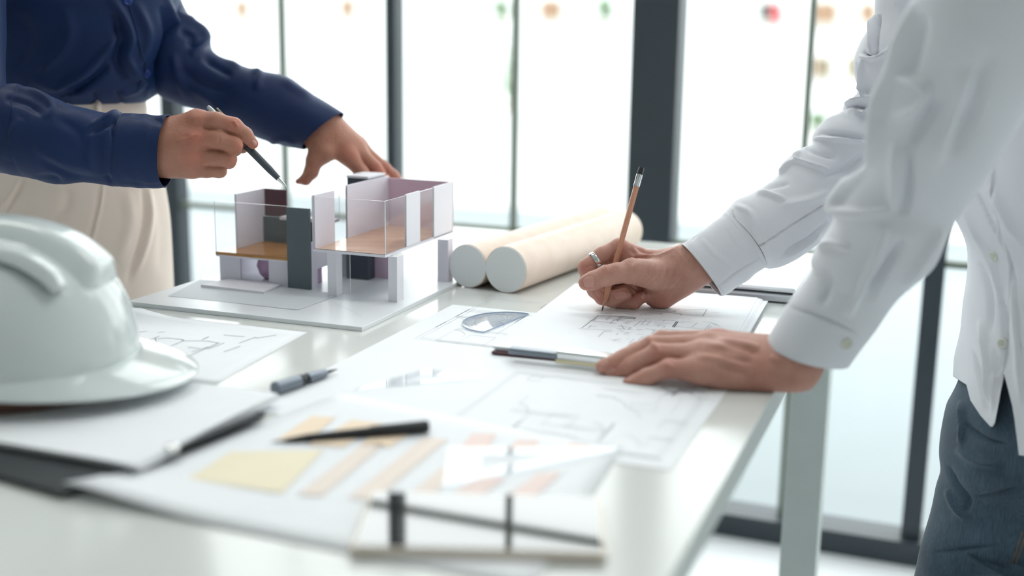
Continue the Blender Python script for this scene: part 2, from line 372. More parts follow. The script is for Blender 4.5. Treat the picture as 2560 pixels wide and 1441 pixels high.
# ---- signed distance bodies meshed with surface nets
def smin(a, b, k):
    h = np.clip(0.5 + 0.5 * (b - a) / k, 0, 1)
    return b + (a - b) * h - k * h * (1 - h)
class Sdf:
    def __init__(s, pts, pad, h):
        pts = np.asarray(pts, float); s.lo = pts.min(0) - pad; hi = pts.max(0) + pad; s.h = h
        s.n = np.ceil((hi - s.lo) / h).astype(int) + 1
        s.ax = [(s.lo[i] + np.arange(s.n[i]) * h).astype(np.float32) for i in range(3)]
    def new(s): return np.full(s.n, 1.0, np.float32)
    def cone(s, f, a, b, r1, r2, k, flat=None):
        """smooth-union a round cone into f. flat=(direction, factor) squashes it"""
        a, b = np.asarray(a, np.float32), np.asarray(b, np.float32); m = max(r1, r2) * 1.25 + k + 3 * s.h + .006
        lo = np.clip(((np.minimum(a, b) - m - s.lo) / s.h).astype(int), 0, s.n - 1); hi = np.clip(((np.maximum(a, b) + m - s.lo) / s.h).astype(int) + 2, 1, s.n)
        sl = tuple(slice(lo[i], hi[i]) for i in range(3))
        x = [s.ax[i][sl[i]].reshape([-1 if j == i else 1 for j in range(3)]) for i in range(3)]
        ba = b - a; L = float(ba @ ba) + 1e-12
        t = np.clip(sum((x[i] - a[i]) * ba[i] for i in range(3)) / L, 0, 1)
        q = [x[i] - a[i] - t * ba[i] for i in range(3)]
        if flat is not None:
            n = unit(flat[0]).astype(np.float32); fac = flat[1]
            pn = sum(q[i] * n[i] for i in range(3)); q = [q[i] + n[i] * pn * (1 / fac - 1) for i in range(3)]
        d = np.sqrt(sum(v * v for v in q)) - (r1 + t * (r2 - r1))
        if flat is not None: d = d * min(1, flat[1] * 1.15)
        f[sl] = smin(f[sl], d.astype(np.float32), k) if k > 0 else np.minimum(f[sl], d)
    def mesh(s, f):
        S = f < 0; n = np.array(f.shape)
        cor = [(i, j, k) for i in (0, 1) for j in (0, 1) for k in (0, 1)]
        sub = lambda A, c: A[c[0]:n[0] - 1 + c[0], c[1]:n[1] - 1 + c[1], c[2]:n[2] - 1 + c[2]]
        cnt = sum(sub(S, c).astype(np.int8) for c in cor); act = (cnt > 0) & (cnt < 8)
        idx = np.full(act.shape, -1, np.int64); cells = np.argwhere(act); idx[act] = np.arange(len(cells))
        vals = {c: f[cells[:, 0] + c[0], cells[:, 1] + c[1], cells[:, 2] + c[2]] for c in cor}
        acc = np.zeros((len(cells), 3)); num = np.zeros(len(cells))
        for a in cor:
            for ax in range(3):
                if a[ax]: continue
                b = list(a); b[ax] = 1; b = tuple(b); fa, fb = vals[a], vals[b]; x = (fa < 0) != (fb < 0)
                t = np.where(x, fa / np.where(fa == fb, 1, fa - fb), 0)
                p = np.repeat(np.array(a, float)[None], len(cells), 0); p[:, ax] = t
                acc += p * x[:, None]; num += x
        V = s.lo + (cells + acc / num[:, None]) * s.h
        Q = []
        for ax in range(3):
            o1, o2 = (ax + 1) % 3, (ax + 2) % 3
            A = [slice(None)] * 3; B = [slice(None)] * 3; A[ax] = slice(0, -1); B[ax] = slice(1, None)
            e = np.argwhere(S[tuple(A)] != S[tuple(B)])
            ok = (e[:, o1] > 0) & (e[:, o2] > 0) & (e[:, o1] < n[o1] - 1) & (e[:, o2] < n[o2] - 1); e = e[ok]
            def cell(d1, d2):
                c = e.copy(); c[:, o1] -= d1; c[:, o2] -= d2; return idx[c[:, 0], c[:, 1], c[:, 2]]
            q = np.stack([cell(1, 1), cell(0, 1), cell(0, 0), cell(1, 0)], 1)
            inside = S[e[:, 0], e[:, 1], e[:, 2]]
            q[~inside] = q[~inside][:, ::-1]; Q.append(q)
        return V, np.concatenate(Q)
def vnormals(V, Q):
    a, b, c, d = (V[Q[:, i]] for i in range(4)); n = np.cross(c - a, d - b); N = np.zeros_like(V)
    for i in range(4): np.add.at(N, Q[:, i], n)
    return N / (np.linalg.norm(N, axis=1, keepdims=True) + 1e-12)
def hand(palm, fingers, h=0.0012, kp=0.010, kf=0.004, kj=0.008, strokes=(), flush=(), floor=None, kff=0.0012, nails=()):
    """palm = [(a, b, ra, rb[, flat])], fingers = [[(point, radius), ...], ...]; returns V, Q, flush"""
    pts = [p for q in palm for p in q[:2]] + [p for fg in fingers for p, r in fg]
    s = Sdf(pts, 0.026, h); P = s.new()
    for q in palm: s.cone(P, q[0], q[1], q[2], q[3], kp, q[4] if len(q) > 4 else None)
    tot = P.copy()
    for fg in fingers:
        f = s.new()
        for (a, ra), (b, rb) in zip(fg[:-1], fg[1:]): s.cone(f, a, b, ra, rb, kf)
        f = smin(P, f, kj); tot = smin(tot, f, kff) if kff else np.minimum(tot, f)
    V, Q = s.mesh(tot)
    if len(strokes):
        N = vnormals(V, Q); V = V + N * 1.5 * field(V, N, strokes)[:, None]
    nm = np.zeros(len(V))
    if len(nails):                             # nail = (px, py, half length, half width, angle, depth of its skin or None)
        N = vnormals(V, Q); P = projn(V); vd = CAM - V; vd /= np.linalg.norm(vd, axis=1, keepdims=True); fc = np.sum(N * vd, 1) > .05; dw = (V - CAM) @ FWD
        for cx, cy, a, b, ang in nails:
            c, s_ = math.cos(math.radians(ang)), math.sin(math.radians(ang)); x = (P[:, 0] - cx) * c + (P[:, 1] - cy) * s_; y = -(P[:, 0] - cx) * s_ + (P[:, 1] - cy) * c
            q = (np.abs(x / a) ** 2.6 + np.abs(y / b) ** 2.6) ** (1 / 2.6); near = fc & (q < 1.6)
            if not near.any(): continue
            near &= dw < dw[near & (q < 1)].min() + .012
            V = V + N * (np.where(near, -.0007 * np.exp(-((q - 1.02) / .13) ** 2) + .0003 * (q < .9), 0))[:, None]
            nm = np.maximum(nm, np.where(near, np.clip((1.03 - q) / .14, 0, 1), 0))
    if floor is not None: V[:, 2] = np.maximum(V[:, 2], floor)
    fl = np.zeros(len(V))
    for p, r, a in flush: fl = np.maximum(fl, a * np.exp(-np.sum((V - p) ** 2, 1) / (r * r)))
    return V, Q, fl, nm
def body_mesh(name, pieces, m, parent=None):
    """pieces = [(V, Q, flush, nail mask)] -> one mesh"""
    Vs, Qs = [], []; n = 0
    for v, q, f, k in pieces: Vs.append(v); Qs.append(q + n); n += len(v)
    o = mobj(name, np.concatenate(Vs), np.concatenate(Qs), m, parent, True)
    for nm, i in (('flush', 2), ('nail', 3)):
        a = o.data.attributes.new(nm, 'FLOAT', 'POINT'); a.data.foreach_set('value', np.concatenate([q[i] for q in pieces]).astype(np.float32))
    return o

# ================================================================== the room
WQ = T(1760, 1312, 0.0); WD = unit(T(2300, 1400, 0.0) - WQ); WN = np.array([-WD[1], WD[0], 0])   # window wall: foot, direction, outward
def R(s, t, z): return WQ + WD * s - WN * t + ZV * z          # t = distance into the room
S0, S1, DEP, CH = -3.4, 3.2, 5.6, 2.75
struct(box('floor', R(S0, -0.12, -0.1), WD * (S1 - S0), -WN * (DEP + 0.12), ZV * 0.1, M_floor))
struct(box('ceiling', R(S0, -0.12, CH), WD * (S1 - S0), -WN * (DEP + 0.12), ZV * 0.1, M_ceil))
def window_wall(n, root_loc, org, dr, out, uprights, top, rails, span, glassmat=M_pane):
    """uprights = [(s, width, material)], rails = [(z, height, depth, material)]"""
    w = struct(empty('window_%d' % n, root_loc))
    us = sorted(uprights)
    for s, wd_, m in us:
        dep = 0.07 if wd_ > 0.06 else (0.045 if wd_ > 0.02 else 0.02)
        box('mullion', org + dr * (s - wd_ / 2) - out * dep / 2, dr * wd_, out * dep, ZV * top, m, w)
    for z, hh, dep, m in rails:
        box('transom', org + dr * span[0] - out * dep / 2 + ZV * z, dr * (span[1] - span[0]), out * dep, ZV * hh, m, w)
    for (a, wa, _), (b, wb, _) in zip(us[:-1], us[1:]):
        box('pane', org + dr * (a + wa / 2) - out * 0.003, dr * (b - a - (wa + wb) / 2), out * 0.006, ZV * top, glassmat, w)
    return w
ups = [(-1.419, .046, M_frame), (-1.088, .012, M_bar), (-.784, .026, M_frame), (-.479, .012, M_bar), (-.150, .102, M_frame), (.170, .012, M_bar), (.447, .040, M_frame)]
ups += [(-1.75, .012, M_bar), (-2.08, .046, M_frame), (-2.40, .012, M_bar), (-2.72, .026, M_frame), (-3.05, .012, M_bar), (S0 + .03, .06, M_frame)]
ups += [(.77, .012, M_bar), (1.10, .102, M_frame), (1.42, .012, M_bar), (1.74, .026, M_frame), (2.06, .012, M_bar), (2.38, .046, M_frame), (2.7, .012, M_bar), (S1 - .03, .06, M_frame)]
window_wall(1, R(0, 0, 0), R(0, 0, 0), WD, WN, ups, CH, [(0.0, .052, .09, M_frame), (.64, .013, .03, M_bar), (1.60, .013, .03, M_bar), (2.62, .13, .09, M_frame)], (S0, S1))
# the other walls are solid
struct(box('wall_left', R(S0 - .1, -0.12, 0), WD * .1, -WN * (DEP + .12), ZV * CH, M_wall))
struct(box('wall_right', R(S1, -0.12, 0), WD * .1, -WN * (DEP + .12), ZV * CH, M_wall))
struct(box('wall_back', R(S0 - .1, DEP, 0), WD * (S1 - S0 + .2), -WN * .1, ZV * CH, M_wall))
def added_ceiling_lamp(s, t, label):  # unseen lamp, added to brighten the table and papers from above
    c = R(s, t, CH)
    e = empty('added_ceiling_lamp', c)
    box('housing', c - WD * .62 + WN * .16 - ZV * .045, WD * 1.24, -WN * .32, ZV * .045, M_wall, e)
    ld = bpy.data.lights.new('added_lamp_panel', 'AREA'); ld.shape = 'RECTANGLE'; ld.size = 1.2; ld.size_y = .28; ld.energy = LAMP_W; ld.color = (1, .985, .95)
    lo = bpy.data.objects.new('added_lamp_panel', ld); COL.objects.link(lo); lo.parent = e
    lo.location = (0, 0, -.05); lo.rotation_euler = (0, 0, math.atan2(WD[1], WD[0]))
    tag(e, label, 'lamp', 'added ceiling lamps')
added_ceiling_lamp(-1.3, 1.1, 'unseen flat white ceiling lamp added for light from above, over the navy-shirted person near the window wall')
added_ceiling_lamp(.9, 1.1, 'unseen flat white ceiling lamp added for light from above, over the white-shirted person near the window wall')

# ================================================================== outside
EXD = 62.0
def EX(px, py, off=0.0):                      # point on the far facade seen at a pixel
    r = ray(px, py); t = ((R(0, -EXD, 0) - CAM) @ WN - off) / (r @ WN); return CAM + r * t
GZ = -9.0
struct(box('ground_outside', R(-160, -0.2, GZ - .2), WD * 320, WN * 200, ZV * .2, M_ext))
struct(box('terrace_slab', R(-6, -0.12, -.12), WD * 12, WN * 3.2, ZV * .1, M_ext))
fac = empty('apartment_building', R(0, -EXD, GZ)); tag(fac, 'bright overexposed white apartment block across the street behind the windows', 'building')
box('wall', R(-75, -EXD - .1, GZ), WD * 150, WN * 9, ZV * 12.8, M_facade, fac)
M_w1 = mat('beige_shutter', (150, 112, 80), .6, var=.1); M_w2 = mat('dark_window', (30, 24, 28), .3, var=.1)
M_w3 = mat('olive_shutter', (118, 96, 52), .6, var=.1); M_w4 = mat('red_awning', (206, 60, 70), .6, var=.1)
M_leaf = mat('leaf_green', (60, 116, 24), .6, var=.3, vscale=2)
def fwin(x0, y0, x1, y1, m, nm='window'):
    a, b, c = EX(x0, y1), EX(x1, y1), EX(x0, y0)
    f = box(nm, a - WN * .12, b - a, WN * .2, c - a, m, fac)
    if nm == 'window':
        fr = mat('pale_window_frame', (214, 210, 200), .6, var=.05); e = .10; w = np.linalg.norm(b - a); hz = ZV * (c - a)[2]
        box('sill', a - WN * .3 - ZV * .12 - WD * .1, WD * (w + .2), WN * .2, ZV * .12, fr, f)
        box('window_bar', a + WD * (w / 2 - .03) - WN * .16, WD * .06, WN * .06, hz, fr, f)
for r_ in ((590, -2, 618, 45, M_w1), (852, -4, 884, 42, M_w1), (1352, 0, 1402, 48, M_w1), (1898, 6, 1932, 52, M_w2), (2026, 6, 2090, 58, M_w1), (2022, 140, 2042, 192, M_w1),
           (2050, 142, 2076, 194, M_w3), (2150, 8, 2190, 56, M_w1), (2120, 140, 2150, 194, M_w3), (700, 140, 745, 190, M_facade), (1080, 0, 1120, 46, M_facade)):
    fwin(*r_)
fwin(1931, 8, 1952, 62, M_w4, 'awning')
rg = random.Random(4)
def shrub(px, py, wpx, hpx, label):
    c = EX(px, py, 1.2); sc = np.linalg.norm(c - CAM) / F; pts = []
    V, Fc = [], []
    for i in range(150):                      # leaf clusters
        th, ph = rg.uniform(0, 6.28), math.acos(rg.uniform(-1, 1)); q = rg.uniform(.5, 1)
        p = c + np.array([math.cos(th) * math.sin(ph) * wpx * sc / 2 * q, math.sin(th) * math.sin(ph) * wpx * sc / 2 * q, math.cos(ph) * hpx * sc / 2 * q])
        a = unit([rg.gauss(0, 1) for _ in range(3)]); b = unit(np.cross(a, [rg.gauss(0, 1) for _ in range(3)])); l = .13 * rg.uniform(.7, 1.4); k = len(V)
        V += [p - a * l, p + b * l * .5, p + a * l, p - b * l * .5]; Fc.append((k, k + 1, k + 2, k + 3))
    e = empty('balcony_shrub', (c[0], c[1], c[2] - hpx * sc / 2)); tag(e, label, 'shrub', 'shrubs outside')
    mobj('foliage', V, Fc, M_leaf, e)
    v, f = lathe(c - ZV * (hpx * sc / 2 + .35), c, [(0, .18), (.3, .24), (.32, .05), (hpx * sc / 2 + .3, .03)], 10)
    mobj('pot', v, f, M_w3, e)
    bx = c - ZV * (hpx * sc / 2 + .5)
    box('ledge', bx - WD * .5 - WN * .5, WD * 1.0, WN * 1.65, ZV * .14, M_facade, e)
shrub(1252, 22, 50, 60, 'blurred green shrub outside, directly left of the thin bar in the middle window')
shrub(1512, 22, 46, 62, 'blurred green shrub outside, just left of the widest dark window post')
shrub(1268, 185, 34, 150, 'tall faint green plant outside, half hidden by the thin bar in the middle window')
shrub(2045, 300, 50, 44, 'small green and brown shrub outside, just right of the thin bar near the white sleeve')

# ================================================================== the table
tp = T(310, 765); uL = tp @ U + .010; uR = T(1919, 1010) @ U; vF = T(1140, 568) @ V_; vN = .36
def TB(u, v, z): return U * u + V_ * v + ZV * z
tab = empty('work_table', TB((uL + uR) / 2, (vF + vN) / 2, 0)); tag(tab, 'large white work table with square legs under the drawings and house model', 'table')
ob = mobj('table_top', boxv(TB(uL, vN, TZ - .028), U * (uR - uL), V_ * (vF - vN), ZV * .028), BOXF, [M_table, M_tedge], tab, mi=[1, 0, 1, 1, 1, 1])
LW = .058
for u_, v_ in ((uR - .012 - LW, vF - .03 - LW), (uL + .012, vF - .03 - LW), (uR - .012 - LW, vN + .03), (uL + .012, vN + .03)):
    box('leg', TB(u_, v_, 0), U * LW, V_ * LW, ZV * (TZ - .028), M_tedge, tab, .002)
box('apron', TB(uL + .06, vF - .09, TZ - .085), U * (uR - uL - .12), V_ * .02, ZV * .057, M_tedge, tab)
box('apron', TB(uL + .06, vN + .07, TZ - .085), U * (uR - uL - .12), V_ * .02, ZV * .057, M_tedge, tab)

# ================================================================== papers
def sheet(name, P4, z, label, m=M_paper, cat='drawing', curl=None, n=14, thick=.0003):
    """P4: corners TL, TR, BR, BL as (x, y); curl(s, t) -> extra height"""
    TLc, TRc, BRc, BLc = (np.array([p[0], p[1], 0.0]) for p in P4); V, Q = [], []
    for k in (0, 1):
        for i in range(n + 1):
            for j in range(n + 1):
                s, t = j / n, i / n
                p = (TLc * (1 - s) + TRc * s) * (1 - t) + (BLc * (1 - s) + BRc * s) * t
                V.append((p[0], p[1], z + (0 if curl is None else curl(s, t)) + k * thick))
    N = (n + 1) ** 2; id_ = lambda i, j, k: k * N + i * (n + 1) + j
    for i in range(n):
        for j in range(n):
            Q.append((id_(i, j, 1), id_(i + 1, j, 1), id_(i + 1, j + 1, 1), id_(i, j + 1, 1))); Q.append((id_(i, j, 0), id_(i, j + 1, 0), id_(i + 1, j + 1, 0), id_(i + 1, j, 0)))
    for i in range(n):
        for a in ((0, i, 0, i + 1), (n, i + 1, n, i)): Q.append((id_(a[0], a[1], 0), id_(a[0], a[1], 1), id_(a[2], a[3], 1), id_(a[2], a[3], 0)))
        for a in ((i + 1, 0, i, 0), (i, n, i + 1, n)): Q.append((id_(a[0], a[1], 0), id_(a[0], a[1], 1), id_(a[2], a[3], 1), id_(a[2], a[3], 0)))
    o = mobj(name, V, Q, m, None, curl is not None)
    return tag(o, label, cat) if label else o
def ink(parent, lines, z, m, w=.0006, name='ink_lines'):
    """flat printed lines: lines = [polyline of (x, y)] as thin strips just above the sheet"""
    V, Q = [], []
    for L in lines:
        for a, b in zip(L[:-1], L[1:]):
            a, b = np.array([a[0], a[1], z]), np.array([b[0], b[1], z]); d = unit(b - a); s = np.cross(ZV, d) * w / 2; k = len(V)
            V += [a - s - d * w / 2, b - s + d * w / 2, b + s + d * w / 2, a + s - d * w / 2]; Q.append((k, k + 1, k + 2, k + 3))
    o = mobj(name, V, Q, m, parent); o['kind'] = 'stuff'; return o
def pxl(L, z): return [T(x, y, z)[:2] for x, y in L]
def plan(org, du, dv, W, H, seed, n=26):
    """floor-plan line work inside a W x H field"""
    g = random.Random(seed); P = lambda a, b: (org + du * a * W + dv * b * H)[:2]; L = [[P(0, 0), P(1, 0), P(1, 1), P(0, 1), P(0, 0)], [P(.02, .03), P(.98, .03), P(.98, .97), P(.02, .97), P(.02, .03)]]
    for _ in range(n):
        x, y = g.randint(0, 9) / 10, g.randint(0, 7) / 8; a, b = g.choice([.1, .2, .3]), g.choice([.125, .25])
        k = g.random()
        if k < .4: L.append([P(x, y), P(min(1, x + a), y)]); L.append([P(x, y + .02), P(min(1, x + a), y + .02)])
        elif k < .7: L.append([P(x, y), P(x, min(1, y + b))])
        elif k < .85: L.append([P(x, y), P(x + a * .6, y), P(x + a * .6, y + b * .7), P(x, y + b * .7), P(x, y)])
        else: L.append([P(x + .08 * math.cos(q / 8 * 1.57), y + .11 * math.sin(q / 8 * 1.57)) for q in range(9)])
    return L
zS = TZ + .0003
# big sheet under the protractor and the clipboard
c = T(1132, 763); u0, v1 = c @ U, c @ V_; u1 = T(1690, 1180) @ U - .004; v0 = T(1690, 1180) @ V_
M_faint = mat('very_faint_ink', (222, 227, 234), .7, var=.05)
big = sheet('site_plan', [TB(u0, v1, 0), TB(u1, v1, 0), TB(u1, v0, 0), TB(u0, v0, 0)], zS, 'large white floor plan sheet lying under the protractor and the maroon clipboard')
zb = zS + .0005
ink(big, plan(TB(u0 + .03, v0 + .30, 0), U, V_, .26, .24, 3, 40), zb, M_faint, .0007)
ink(big, plan(TB(u1 - .215, v0 + .02, 0), U, V_, .20, .20, 7, 30), zb, M_faint, .0008)
ink(big, [pxl(L, zb) for L in ([(1655, 968), (1690, 985), (1745, 975)], [(1665, 985), (1740, 968)], [(1680, 990), (1700, 972), (1735, 986)], [(1640, 975), (1760, 982)])], zb, M_ink3, .0016)
# small plan by the helmet
A, B, Cc = T(768, 832, zS), T(290, 778, zS), T(540, 962, zS)
curl = lambda s, t: .007 * math.exp(-((s - .12) / .12) ** 2) * math.exp(-(t / .12) ** 2)
Dl = B + (Cc - A)
small = sheet('room_plan', [B, A, Cc, Dl], zS, 'small white floor plan sheet between the helmet and the model baseboard', curl=curl)
zc = zS + .0006
ink(small, [pxl(L, zc) for L in ([(345, 860), (388, 845), (398, 841)], [(345, 860), (385, 862), (400, 871), (418, 869), (460, 852), (455, 849), (415, 845), (395, 848)], [(388, 845), (392, 858), (378, 862)], [(458, 852), (520, 853), (545, 858)],
    [(505, 850), (522, 842)], [(548, 857), (440, 905)], [(560, 858), (520, 873)], [(340, 832), (368, 828)], [(360, 880), (400, 882)], [(365, 893), (398, 880)], [(420, 898), (448, 886), (430, 884)], [(598, 858), (640, 843)], [(395, 832), (412, 830)], [(350, 872), (372, 866)], [(470, 868), (500, 872)], [(560, 838), (610, 842)], [(640, 846), (690, 838)], [(480, 880), (520, 868)], [(560, 880), (600, 866)])], zc, M_ink, .0010)
# chart sheets in the foreground
cb = [T(850, 985, zS)[:2], T(1552, 1130, zS)[:2], T(1330, 1475, zS)[:2], T(160, 1243, zS)[:2]]
curl2 = lambda s, t: .012 * math.exp(-((s - .0) / .22) ** 2) * max(0, t - .72) ** 1.5 * 6
zt2 = zS + .0007
chart = sheet('bar_chart_sheet', cb, zt2, 'white sheet with pale yellow, orange and pink bar chart, curled at its near left corner', curl=curl2, cat='chart')
def patch(name, polys, z, m, parent):
    for p in polys:
        q = [T(x, y, z) for x, y in p]
        if np.cross(q[1] - q[0], q[2] - q[0])[2] < 0: q = q[::-1]
        mobj(name, q, [tuple(range(len(q)))], m, parent)
zp = zt2 + .0011
patch('yellow_block', [[(470, 1197), (575, 1130), (810, 1125), (705, 1234)]], zp, M_yel, chart)
patch('orange_bar', [[(690, 1100), (780, 1040), (840, 1044), (760, 1108)], [(770, 1112), (880, 1050), (955, 1058), (860, 1118)], [(900, 1112), (960, 1070), (1040, 1075), (975, 1118)]], zp, M_org, chart)
patch('peach_bar', [[(745, 1236), (905, 1112), (960, 1112), (805, 1240)], [(870, 1245), (1060, 1095), (1120, 1098), (935, 1250)], [(1000, 1255), (1110, 1165), (1150, 1175), (1060, 1258)]], zp, M_pch, chart)
patch('pink_bar', [[(1100, 1257), (1205, 1185), (1265, 1195), (1170, 1262)], [(1235, 1264), (1345, 1185), (1405, 1180), (1310, 1268)], [(1148, 1122), (1180, 1084), (1242, 1084), (1222, 1122)], [(1268, 1126), (1292, 1100), (1348, 1100), (1340, 1126)], [(1398, 1126), (1420, 1108), (1475, 1114), (1462, 1129)]], zp, M_pnk, chart)

# ================================================================== clipboard in use (right)
zk = zS + .0012
cl = [T(1228, 886, zk), T(1800, 942, zk)]
cu = unit(cl[1] - cl[0]); cvd = np.array([-cu[1], cu[0], 0])
if np.dot(unit(T(1945, 768, zk) - T(1800, 942, zk)), cvd) < .9: cvd = unit(cvd)
CW, CL = .252, .372
clip_o = cl[0]
cbd = empty('clipboard', clip_o); tag(cbd, 'maroon clipboard with a stack of floor plans under the writing hand', 'clipboard')
box('board', clip_o, cu * CW, cvd * CL, ZV * .003, M_brown, cbd, .001)
zq = zk + .003
g = random.Random(2)
for i in range(5):
    a = (i - 4) * .0035 * (1 + (i % 2)); dx = (4 - i) * .0009
    ca, sa = math.cos(a), math.sin(a); e1 = cu * ca + cvd * sa; e2 = -cu * sa + cvd * ca
    o_ = clip_o + cu * (-.001 + dx) + cvd * (.006 + (4 - i) * .0005)
    box('paper', o_ + ZV * (.003 + i * .0009), e1 * (.247 + .0012 * (4 - i)), e2 * .360, ZV * .0008, M_paper, cbd)
zpap = zk + .003 + .0045
print('paper top', zpap)
def cr5(L): return [(1180 + x / 2.844, 740 + y / 2.844) for x, y in L]
pl = [[(1210, 85), (1300, 92), (1290, 100), (1205, 97)], [(1330, 95), (1450, 105), (1440, 113), (1330, 106)], [(1200, 100), (1400, 118), (1640, 145)], [(1380, 78), (1420, 92), (1480, 96)], [(1500, 100), (1670, 98), (1640, 145)],
      [(1340, 122), (1350, 132)], [(1480, 128), (1490, 138)], [(900, 138), (780, 228)], [(910, 138), (1150, 150)], [(870, 178), (1020, 195)], [(1050, 148), (1165, 156), (1150, 163), (1040, 156)], [(1070, 150), (1030, 180)], [(1100, 185), (1140, 186)],
      [(1085, 195), (1120, 198)], [(1040, 215), (1130, 225), (1110, 240)], [(1060, 205), (1085, 240)], [(1030, 232), (1140, 238)], [(1220, 165), (1265, 163)], [(1200, 205), (1260, 208)], [(1330, 170), (1390, 175)], [(1290, 200), (1370, 208)], [(1300, 212), (1360, 214)],
      [(1455, 182), (1425, 220)], [(1465, 184), (1437, 222)], [(1430, 215), (1640, 236)], [(1470, 188), (1500, 190)], [(1640, 236), (1670, 240)], [(1690, 205), (1640, 255)], [(900, 290), (940, 250), (990, 255)], [(1050, 255), (1120, 262), (1080, 275)], [(760, 232), (1000, 245)],
      [(1150, 215), (1200, 180), (1260, 186)], [(1300, 190), (1420, 200)], [(1520, 250), (1620, 262)], [(1380, 235), (1480, 250)], [(1010, 315), (1060, 305)], [(1700, 190), (1760, 215)]]
gq = random.Random(11)
for _ in range(70):                           # fine plan detail: short walls, fittings, dimension ticks
    x, y = gq.uniform(820, 1740), gq.uniform(110, 330); l = gq.uniform(12, 70)
    if y - 100 > (x - 700) * .9: continue
    pl.append([(x, y), (x + l, y + l * .09)] if gq.random() < .65 else [(x, y), (x - l * .55, y + l * .42)])
for grp, m_, w_ in ((pl[:14], M_ink, .0007), (pl[14:], M_ink2, .0007), (pl[22:24] + pl[10:11], M_ink3, .0010)):
    ink(cbd, [pxl(cr5(L), zpap + .0002) for L in grp], zpap + .0002, m_, w_, 'plan_lines')
# dark bar, metal clip
def bar(px0, px1, zz, dv, hh, m, name, par, bevel=.001):
    a, b = T(px0[0], px0[1], zz), T(px1[0], px1[1], zz); d = unit(b - a); s = np.cross(ZV, d)
    return box(name, a, b - a, s * dv, ZV * hh, m, par, bevel)
kb = bar((1268, 886), (1392, 900), zpap, .014, .0065, M_grey, 'clip_lever', cbd, .002)
kc = bar((1386, 898), (1534, 916), zpap, .02, .0085, M_chrome, 'clip_plate', cbd, .002)
bar((1388, 908), (1500, 920), zpap - .0045, .006, .0045, M_brass, 'clip_jaw', cbd, .0008)

# ================================================================== protractor
a, b = T(1322, 789, zS), T(1209, 835, zS); m_ = (a + b) / 2; rr = np.linalg.norm(a - b) / 2; e1 = unit(a - b); e2 = np.cross(ZV, e1)
if np.dot(e2, T(1137, 810) - m_) < 0: e2 = -e2
hb = np.dot(T(1136, 812, zS) - m_, e2)
poly = [m_ + e1 * rr, ] + [m_ + e1 * rr * math.cos(q / 40 * math.pi) + e2 * (.006 + (hb - .006) * math.sin(q / 40 * math.pi)) for q in range(41)] + [m_ - e1 * rr]
pr = prism('protractor', [p[:2] for p in poly], zb + .0002, zb + .0022, glass('protractor_plastic', (.98, .986, .995), 1.5), None, mat('blue_tinted_edge', (188, 206, 230), .2, var=.05))
tag(pr, 'clear plastic protractor lying on the large plan sheet', 'protractor')
M_tick = mat('protractor_ink', (120, 142, 178), .6, var=.1); zz = zb + .0024; tk = []
for q in range(4, 177, 4):
    c_, s_ = math.cos(math.radians(q)), math.sin(math.radians(q)); f0 = .80 if q % 12 == 0 else .88
    tk.append([(m_ + (e1 * rr * c_ + e2 * hb * s_) * f0)[:2], (m_ + (e1 * rr * c_ + e2 * hb * s_) * .94)[:2]])
for q in range(15, 170, 15):
    c_, s_ = math.cos(math.radians(q)), math.sin(math.radians(q)); tk.append([(m_ + (e1 * rr * c_ + e2 * hb * s_) * .16)[:2], (m_ + (e1 * rr * c_ + e2 * hb * s_) * .62)[:2]])
for f0 in (.95, .74, .16): tk.append([(m_ + (e1 * rr * math.cos(q / 30 * math.pi) + e2 * hb * math.sin(q / 30 * math.pi)) * f0)[:2] for q in range(31)])
tk.append([(m_ - e1 * rr * .95 + e2 * .003)[:2], (m_ + e1 * rr * .95 + e2 * .003)[:2]])
ink(pr, tk, zz, M_tick, .0005, 'degree_marks')

# ================================================================== set squares, foreground
def tri(name, P, z, label):
    q = [T(x, y, z)[:2] for x, y in P]; c = sum(q) / 3
    inn = [c + (p - c) * .42 for p in q]; V = []; 
    for zz_ in (z, z + .002):
        V += [(p[0], p[1], zz_) for p in q] + [(p[0], p[1], zz_) for p in inn]
    Q = []
    for i in range(3):
        j = (i + 1) % 3
        Q += [(6 + i, 6 + j, 9 + j, 9 + i), (i, 3 + i, 3 + j, j), (i, j, 6 + j, 6 + i), (3 + i, 9 + i, 9 + j, 3 + j)]
    o = mobj(name, V, Q, glass('set_square_plastic', (.97, .98, .99), 1.7)); return tag(o, label, 'set square')
tri('set_square', [(885, 978), (1065, 924), (1215, 946)], zb + .0003, 'clear plastic set square glinting on the large plan behind the black pen')
tri('set_square', [(1105, 1222), (1122, 1122), (1560, 1124)], zp + .0004, 'clear plastic set square shining white on the bar chart sheet')
# tablet
q = [T(905, 1262), T(1520, 1268), T(1520, 1412), T(868, 1400)]
ta = unit(T(1520, 1412) - T(880, 1396)); tb_ = np.array([-ta[1], ta[0], 0]); to = T(872, 1398); tw = np.dot(T(1518, 1410) - to, ta); th_ = np.dot(T(1200, 1258) - to, tb_)
tbl = empty('tablet', to); tag(tbl, 'glossy black-glass tablet mirroring the window at the near table edge', 'tablet')
ztb = zS + .0075
box('case', [to[0], to[1], ztb - .007], ta * tw, tb_ * th_, ZV * .007, M_gold, tbl, .002)
box('screen', np.array([to[0], to[1], ztb - .0002]) + ta * .003 + tb_ * .003, ta * (tw - .006), tb_ * (th_ - .006), ZV * .0007, M_tablet, tbl)
